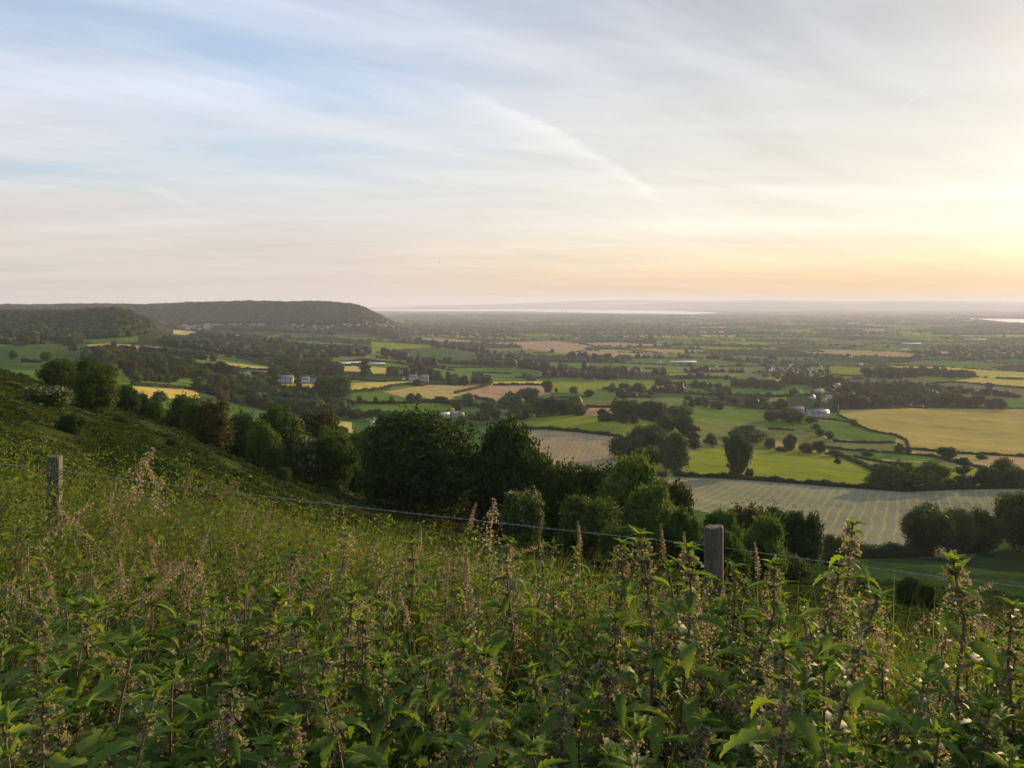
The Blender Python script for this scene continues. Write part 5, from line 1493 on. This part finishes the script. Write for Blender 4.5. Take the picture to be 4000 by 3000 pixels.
herbs('bank_greenery', 7500, lambda x, y, t, q: (q > 3.4) & (q < 9) & (y < 7.9), .12, .42, M['herb'], 'leafy growth on the lip of the bank by the wire', 83, (.012, .028), 24)
# grass
def grass(name, n, cond, hlo, hhi, w, mat_, label, seed, bend=(.1, .6), ymax=8.):
    r = np.random.default_rng(seed)
    y = np.sqrt(r.uniform(.8, ymax**2, n)); t = r.uniform(-.84, .84, n); x = t*y; q = .375*x+.927*y
    ok = cond(x, y, t, q); x, y = x[ok], y[ok]; n = len(x); z = H(x, y)
    h = r.uniform(hlo, hhi, n); a = r.uniform(0, 6.28, n); b_ = r.uniform(*bend, n)*h
    k = 5; s = np.linspace(0, 1, k)
    cx_ = x[:, None]+np.cos(a)[:, None]*b_[:, None]*s**2; cy_ = y[:, None]+np.sin(a)[:, None]*b_[:, None]*s**2
    cz_ = z[:, None]+h[:, None]*(s-.25*(b_/h)[:, None]*s**3)
    wv = w*(1-s**2*.95)*.5
    fa = r.uniform(0, 6.28, n); ox = np.cos(fa)[:, None]*wv; oy = np.sin(fa)[:, None]*wv
    V = np.stack([np.stack([cx_-ox, cy_-oy, cz_], -1), np.stack([cx_+ox, cy_+oy, cz_], -1)], 2).reshape(-1, 3)
    b0 = (np.arange(n)*2*k)[:, None]; i = np.arange(k-1)[None]*2
    Fc = np.stack([b0+i, b0+i+1, b0+i+3, b0+i+2], -1).reshape(-1, 4)
    me_ = mesh(name, V, Fc, mat_)
    return tag(mobj(name, me_), label, None, None, 'stuff')
grass('bank_grass', 60000, lambda x, y, t, q: (q > 2.4) & (q < 5.6) & (r.random(len(t)) < .10+.9*smooth(.15, -.35, t)), .35, 1.0, .007, M['grass'], 'long green grass on the bank at the left', 91)
grass('nettle_grass', 16000, lambda x, y, t, q: (q > 1.0) & (q < 5.0), .45, .95, .005, M['grass'], 'long green grass growing through the nettles', 92, (.1, .5))
grass('fence_grass', 40000, lambda x, y, t, q: (q > 3.7) & (q < 7.5), .30, .66, .006, M['grass'], 'long grass along the wire fence', 93, (.1, .7), 9.)
grass('dry_stalks', 9000, lambda x, y, t, q: (q > 1.6) & (q < 5.6) & (r.random(len(t)) < .3+.7*smooth(.2, -.2, t)), .5, .95, .004, M['grass_dry'], 'thin dry straw stalks among the green', 94, (.05, .6))

# ------------------------------------------------------------ single grasses with seed heads
def grass_stem(seed, h, style):
    r = np.random.default_rng(seed); k = 10; s = np.linspace(0, 1, k)
    arch = {'spike': .12, 'open': .18, 'arch': .75, 'feather': .45}[style]*h
    P = np.stack([arch*s**2.6, r.normal(0, .003, k), h*(s-.20*(arch/h)*s**4)], 1)
    sb = MB(); sb.tube(P, np.linspace(.0026, .0010, k), 4)
    hb = MB(); pts = []; ax = []
    L0 = {'spike': .86, 'open': .76, 'arch': .74, 'feather': .72}[style]
    n = {'spike': 150, 'open': 210, 'arch': 200, 'feather': 260}[style]
    for _ in range(n):
        f = r.uniform(L0, 1.0); c = np.array([np.interp(f, s, P[:, j]) for j in range(3)]); g = (f-L0)/(1-L0)
        if style == 'spike': o = r.normal(0, .0075*(1.1-g), 3)*np.array([1, 1, 2])
        elif style == 'open':
            a = r.integers(0, 7)*.9; rr = (1-g)*.075*r.random(); o = np.array([math.cos(a)*rr, math.sin(a)*rr, rr*.8])+r.normal(0, .004, 3)
        else:
            rr = r.random()*(.06 if style == 'arch' else .09)*(1.2-g); a = r.integers(0, 6)*1.05; o = np.array([math.cos(a)*rr*.5, math.sin(a)*rr*.5, -rr*.9])+r.normal(0, .004, 3)
        pts.append(c+o); ax.append(o+np.array([.3, 0, .2])*.02)
    pts = np.array(pts)
    V, Fc = leaves(pts, r.normal(size=pts.shape), .0062, .32, r); hb.add(V, Fc)
    bb = MB()
    for j in range(3):
        z0 = h*r.uniform(.15, .5); a = r.uniform(0, 6.28); Lb = r.uniform(.2, .34); q_ = np.linspace(0, 1, 6)
        cx_ = np.interp(z0, P[:, 2], P[:, 0])+np.cos(a)*Lb*.6*q_; cy_ = np.sin(a)*Lb*.6*q_; cz_ = z0+Lb*(q_*.9-.8*q_**2.2); w_ = .003*(1-q_**2)+.0003
        V = np.stack([np.stack([cx_-w_*math.sin(a), cy_+w_*math.cos(a), cz_], -1), np.stack([cx_+w_*math.sin(a), cy_-w_*math.cos(a), cz_], -1)], 1).reshape(-1, 3)
        bb.add(V, [(2*i, 2*i+1, 2*i+3, 2*i+2) for i in range(5)])
    return sb, hb, bb
GP = {}
for i, st_ in enumerate(['spike', 'open', 'arch', 'feather', 'spike', 'arch']):
    sb, hb, bb = grass_stem(300+i, 1.0, st_)
    GP[(st_, i)] = (sb.build('grass_stem', [M['grass_dry']]), hb.build('seed_head', [M['seed']]), bb.build('grass_blade', [M['grass']]), np.concatenate(sb.V)[-1][:1])
GK = list(GP)
def put_grass(style, Q, V, h, label, rz=0., group=None):
    ks = [k for k in GK if k[0] == style]; k = ks[int(Q) % len(ks)]
    x, y = solve(Q, V, h)
    tipx = {'spike': .12, 'open': .18, 'arch': .75, 'feather': .45}[style]*h
    x -= math.cos(rz)*tipx; y2 = y-math.sin(rz)*tipx
    o = empty('seeding_grass', (x, y2, h1(x, y2)-.01), rz, (h, h, h)); tag(o, label, 'grass', group, 'thing')
    a, b_, c, _ = GP[k]; mobj('stem', a, o); mobj('seed_head', b_, o); mobj('blade', c, o)
for st_, Q, V, h, rz, lab in [
 ('open', 333, 952, 1.42, 0, 'tallest pale grass panicle, right of the left fence post'),
 ('open', 318, 985, 1.3, 2.8, 'second pale panicle branching left beside the tallest grass'),
 ('feather', 198, 1046, 1.2, 0, 'drooping dark panicle just right of the left fence post'),
 ('feather', 122, 1035, 1.15, 2.9, 'pale feathery grass left of the left fence post'),
 ('spike', 252, 1036, 1.12, .3, 'pinkish grass spike between the left post and the dried umbels'),
 ('arch', 300, 1042, 1.15, .4, 'arching grass head right of the pinkish spike'),
 ('spike', 412, 1008, 1.2, 1.2, 'rusty upright spike above the dried umbels'),
 ('spike', 534, 1077, 1.05, .7, 'pink-brown spike right of the dried umbels'),
 ('spike', 551, 1086, 1.02, .3, 'second pink-brown spike right of the dried umbels'),
 ('spike', 590, 1074, 1.08, .2, 'leaning brown spike against the wire'),
 ('arch', 766, 1131, 1.0, .1, 'pale nodding spike below the middle of the wire'),
 ('spike', 562, 1128, .98, 1.5, 'short pale spike on the left bank'),
 ('spike', 1029, 1077, 1.18, .5, 'thick pink seed spike below the second oak'),
 ('open', 1068, 1068, 1.22, 1.3, 'fluffy whitish upright seed head below the second oak'),
 ('spike', 908, 1128, 1.05, 1.8, 'greenish cone-like seed spike below the great oak'),
 ('arch', 1178, 1132, 1.05, .1, 'silvery arching grass against the domed bush'),
 ('spike', 1248, 1120, 1.1, 1.9, 'thin straw-coloured spike before the domed bush'),
 ('spike', 1426, 1126, 1.15, 1.9, 'thin pale spike beside the tallest straight nettle'),
 ('arch', 960, 1146, 1.0, .2, 'arching green-gold grass right of the cone-like spike'),
 ('arch', 1060, 1160, 1.0, .1, 'bowed feathery grass below the fluffy white seed head'),
 ('feather', 878, 1170, .95, 3.0, 'bowed grass leaning left below the great oak'),
 ('spike', 1478, 1145, 1.08, 1.4, 'thin grass spike just left of the round post'),
 ('spike', 1630, 1165, 1.1, 1.8, 'thin wavy spike right of the round post'),
 ('spike', 2062, 1180, 1.25, 1.5, 'pale spike rising over the paddock near the right edge'),
 ('arch', 2150, 1215, 1.1, .2, 'arching straw grass at the right edge'),
 ('arch', 240, 1300, .95, .2, 'arched golden grass head low on the left'),
 ('feather', 205, 1320, .95, 3.0, 'drooping cluster of pinkish seed heads low on the left'),
 ('feather', 490, 1350, .95, .3, 'silvery drooping panicle low in the left centre'),
 ('arch', 385, 1180, 1.0, .4, 'golden nodding grass in the middle of the left bank'),
 ('arch', 670, 1395, .92, .1, 'arching silver grass among the nettles of the left centre'),
 ('spike', 2110, 1270, 1.1, 1.2, 'brownish spike at the right of the nettle bed'),
]: put_grass(st_, Q, V, h, lab, rz)
GG = 'seeding grasses scattered over the bank'
rr = random.Random(12)
for i in range(120):
    Q = rr.choice([rr.uniform(0, 560), rr.uniform(0, 1000), rr.uniform(500, 2200)])
    lim = np.interp(Q/K, [0, 120, 300, 500, 620, 760, 900, 1024], [478, 490, 520, 532, 545, 565, 580, 585])*K
    V = lim+rr.uniform(0, 170)
    put_grass(rr.choice(['spike', 'spike', 'arch', 'feather', 'open']), Q, V, rr.uniform(.8, 1.05), 'thin seeding grass stalk standing in the tangle of the bank', rr.uniform(0, 6.28), GG)
# dried umbel plants
def umbel(seed, h):
    r = np.random.default_rng(seed); sb = MB(); ub = MB()
    k = 7; s = np.linspace(0, 1, k); P = np.stack([.06*h*s**2, r.normal(0, .005, k), h*s], 1); sb.tube(P, np.linspace(.006, .003, k), 5)
    tips = [P[-1]]
    for z in (.45, .55, .62, .7, .78, .85):
        a = r.uniform(0, 6.28); c = np.array([np.interp(z, s, P[:, 0]), 0, z*h]); L = h*r.uniform(.10, .18)
        e = c+np.array([math.cos(a)*L*.75, math.sin(a)*L*.75, L*.8]); m_ = (c+e)/2+np.array([0, 0, -.02])
        sb.tube([c, m_, e], [.0032, .0024, .0018], 4); tips.append(e)
        if r.random() < .7:
            e2 = m_+np.array([math.cos(a+1)*L*.4, math.sin(a+1)*L*.4, L*.45]); sb.tube([m_, e2], [.002, .0014], 4); tips.append(e2)
    for tpt in tips:
        for j in range(11):
            a = j*.9+r.uniform(-.2, .2); R_ = r.uniform(.014, .030); e = tpt+np.array([math.cos(a)*R_, math.sin(a)*R_, r.uniform(.02, .04)])
            ub.tube([tpt, e], [.0011, .0008], 3, cap=False)
            n_ = 6; Pf = e+r.normal(0, .005, (n_, 3)); V, Fc = leaves(Pf, r.normal(size=(n_, 3)), .0048, .5, r); ub.add(V, Fc)
    return sb.build('umbel_stem', [M['dried']]), ub.build('umbel_head', [M['dried']])
UM = [umbel(400+i, 1.) for i in range(3)]
for i, (Q, V, h, rz, lab) in enumerate([
 (412, 1030, 1.0, 2.0, 'leftmost rusty dried umbel plant under the wire'),
 (438, 1055, .92, .5, 'dried brown umbel plant second from the left under the wire'),
 (460, 1022, 1.0, 0., 'tallest dried brown umbel plant in the clump under the wire'),
 (486, 1034, .95, 1., 'dried umbel plant at the right of the clump under the wire'),
 (476, 1066, .85, 4., 'short dried umbel plant in front of the clump'),
 (1303, 1440, .80, 1., 'small dried umbel stalks among the nettles right of centre')]):
    x, y = solve(Q, V, h); a, b_ = UM[i % 3]
    o = empty('dried_umbel', (x, y, h1(x, y)), rz, (h, h, h)); tag(o, lab, 'dried plant'); mobj('stem', a, o); mobj('seed_head', b_, o)
# ------------------------------------------------------------ wire fence
def post_mat():
    m, t = mat('weathered post')
    tc = t.n('ShaderNodeTexCoord'); v_ = t.mapv(tc.outputs['Object'], (1, 1, .08))
    n_ = t.noise(v_, 60, 6, .65, .6); n2_ = t.noise(tc.outputs['Object'], 9, 4)
    c = t.ramp(t.m('ADD', t.m('MULTIPLY', n_, .7), t.m('MULTIPLY', n2_, .3)), [(.3, (.025, .020, .016)), (.47, (.075, .058, .045)), (.62, (.13, .105, .08)), (.8, (.20, .18, .13))])
    p = t.n('ShaderNodeBsdfPrincipled', i_Base_Color=c, i_Roughness=.85)
    b_ = t.n('ShaderNodeBump'); b_.inputs['Strength'].default_value = .9; b_.inputs['Distance'].default_value = .006
    t.set(b_.inputs['Height'], n_); t.set(p.inputs['Normal'], b_.outputs[0]); t.n('ShaderNodeOutputMaterial', i_Surface=p.outputs[0])
    return m
M['post'] = post_mat()
M['post_red'] = plain('reddish sawn post', (.22, .11, .07), (.36, .19, .12), 30, .85, bump=.5, stretch=(1, 1, .1))
M['wire'] = plain('galvanised wire', (.17, .17, .17), (.30, .29, .28), 30, .6, .3, metal=.2)
fence = tag(empty('wire_fence', (1.05, 4.2, h1(1.05, 4.2))), 'barbed wire fence with one round and one square wooden post behind the nettles', 'fence')
FO = np.array(fence.location)
def round_post(x, y, top, rad, z0):
    mb = MB(); n = 28; th = np.arange(n)*2*math.pi/n; rings = []
    crk = 1-.05*np.maximum(0, np.sin(th*5+1))**8-.04*np.maximum(0, np.sin(th*3+4))**12
    lv = [(z0-.3, 1.), (z0+.3, 1.0), (z0+.8, .985), (top-.02, .975), (top-.006, .96), (top, .90)]
    rr_ = rad*crk*(1+.02*np.sin(th*3)+.012*np.sin(th*7+1))
    for z, s in lv: rings.append(np.stack([x+np.cos(th)*rr_*s, y+np.sin(th)*rr_*s, np.full(n, z)+(np.sin(th+2)*.006+np.sin(th*4)*.003 if z > top-.03 else 0)], 1))
    V = np.concatenate(rings); j = np.arange(n); F4 = np.concatenate([np.stack([i*n+j, i*n+(j+1) % n, (i+1)*n+(j+1) % n, (i+1)*n+j], 1) for i in range(len(lv)-1)])
    mb.add(V-FO, F4); mb.add(V[-n:]-FO, np.arange(n)[None]); return mb
o = mobj('post', round_post(1.065, 4.22, -1.178, .051, h1(1.05, 4.2)).build('round_post', [M['post']]), fence); o['label'] = 'round weathered grey post'
mb = MB(); zt = -1.15; zb = h1(-3.43, 6.0)-.3
mb.box((0, 0, (zt+zb)/2), (.085, .085, zt-zb), 0, 0)
me_ = mb.build('square_post', [M['post']])
bm_o = mobj('post', me_, fence); bm_o.location = Vector((-3.43, 6.0, 0))-Vector(FO); bm_o.rotation_euler = (0, 0, R(10)); bm_o['label'] = 'square post with one side glowing red in the low sun'
bv = bm_o.modifiers.new('bevel', 'BEVEL'); bv.width = .004; bv.segments = 2
def wire(p0, p1, sag, barbs=True, label=None):
    p0, p1 = np.array(p0), np.array(p1); L = np.linalg.norm(p1-p0); k = 60; s = np.linspace(0, 1, k)
    P = p0+(p1-p0)*s[:, None]; P[:, 2] -= sag*4*s*(1-s)
    mb = MB(); u_ = unit(p1-p0); a = unit(np.cross(u_, [0, 0, 1.])); b_ = np.cross(u_, a)
    s2 = np.linspace(0, 1, 420); P2 = np.stack([np.interp(s2, s, P[:, j]) for j in range(3)], 1)
    for ph in (0, math.pi):
        an = s2*L*2*math.pi/.05+ph
        mb.tube(P2+.0014*(np.cos(an)[:, None]*a+np.sin(an)[:, None]*b_)-FO, .00125, 4)
    w_ = mobj('wire', mb.build('wire', [M['wire']]), fence)
    if label: w_['label'] = label
    if barbs:
        bb = MB(); n = int(L/.09)
        for i in range(n):
            f = (i+.5)/n; c = np.array([np.interp(f, s, P[:, j]) for j in range(3)])-FO
            for q_ in range(4):
                an = q_*math.pi/2+i; d_ = (math.cos(an)*a+math.sin(an)*b_)*.010+u_*(.004 if q_ % 2 else -.004)
                bb.tube([c-u_*.002, c+d_], [.0013, .0005], 3)
            th = np.linspace(0, 4*math.pi, 12); bb.tube(c+np.outer(np.cos(th), a)*.0035+np.outer(np.sin(th), b_)*.0035+np.outer(np.linspace(-.006, .006, 12), u_), .0011, 3)
        mobj('barb', bb.build('barb', [M['wire']]), w_)
wl, wr_ = -1.25, -1.268
for px__, py__, pz__ in ((1.055, 4.165, -1.27), (1.05, 4.165, -1.57), (-3.40, 5.955, -1.25), (-3.40, 5.955, -1.58)):
    sm_ = MB(); sm_.tube(np.array([(-.008, .012, .012), (-.008, -.008, .012), (-.008, -.011, 0), (-.008, -.008, -.012), (-.008, .012, -.012)])+np.array([px__, py__, pz__])-FO, .0018, 5); mobj('staple', sm_.build('staple', [M['wire']]), fence)
wire((-3.385, 5.96, wl), (1.01, 4.19, wr_), .012, True, 'top barbed wire, left span')
wire((1.118, 4.20, -1.285), (3.4, 3.25, -1.30), .015, True, 'top barbed wire, right span')
wire((-3.385, 5.96, wl-.33), (1.01, 4.19, wr_-.30), .02, False, 'middle wire, left span')
wire((1.118, 4.20, wr_-.30), (3.4, 3.25, -1.62), .02, False, 'middle wire, right span')
wire((-3.47, 6.0, wl), (-6.5, 7.2, wl+.05), .01, True, 'top barbed wire beyond the square post')
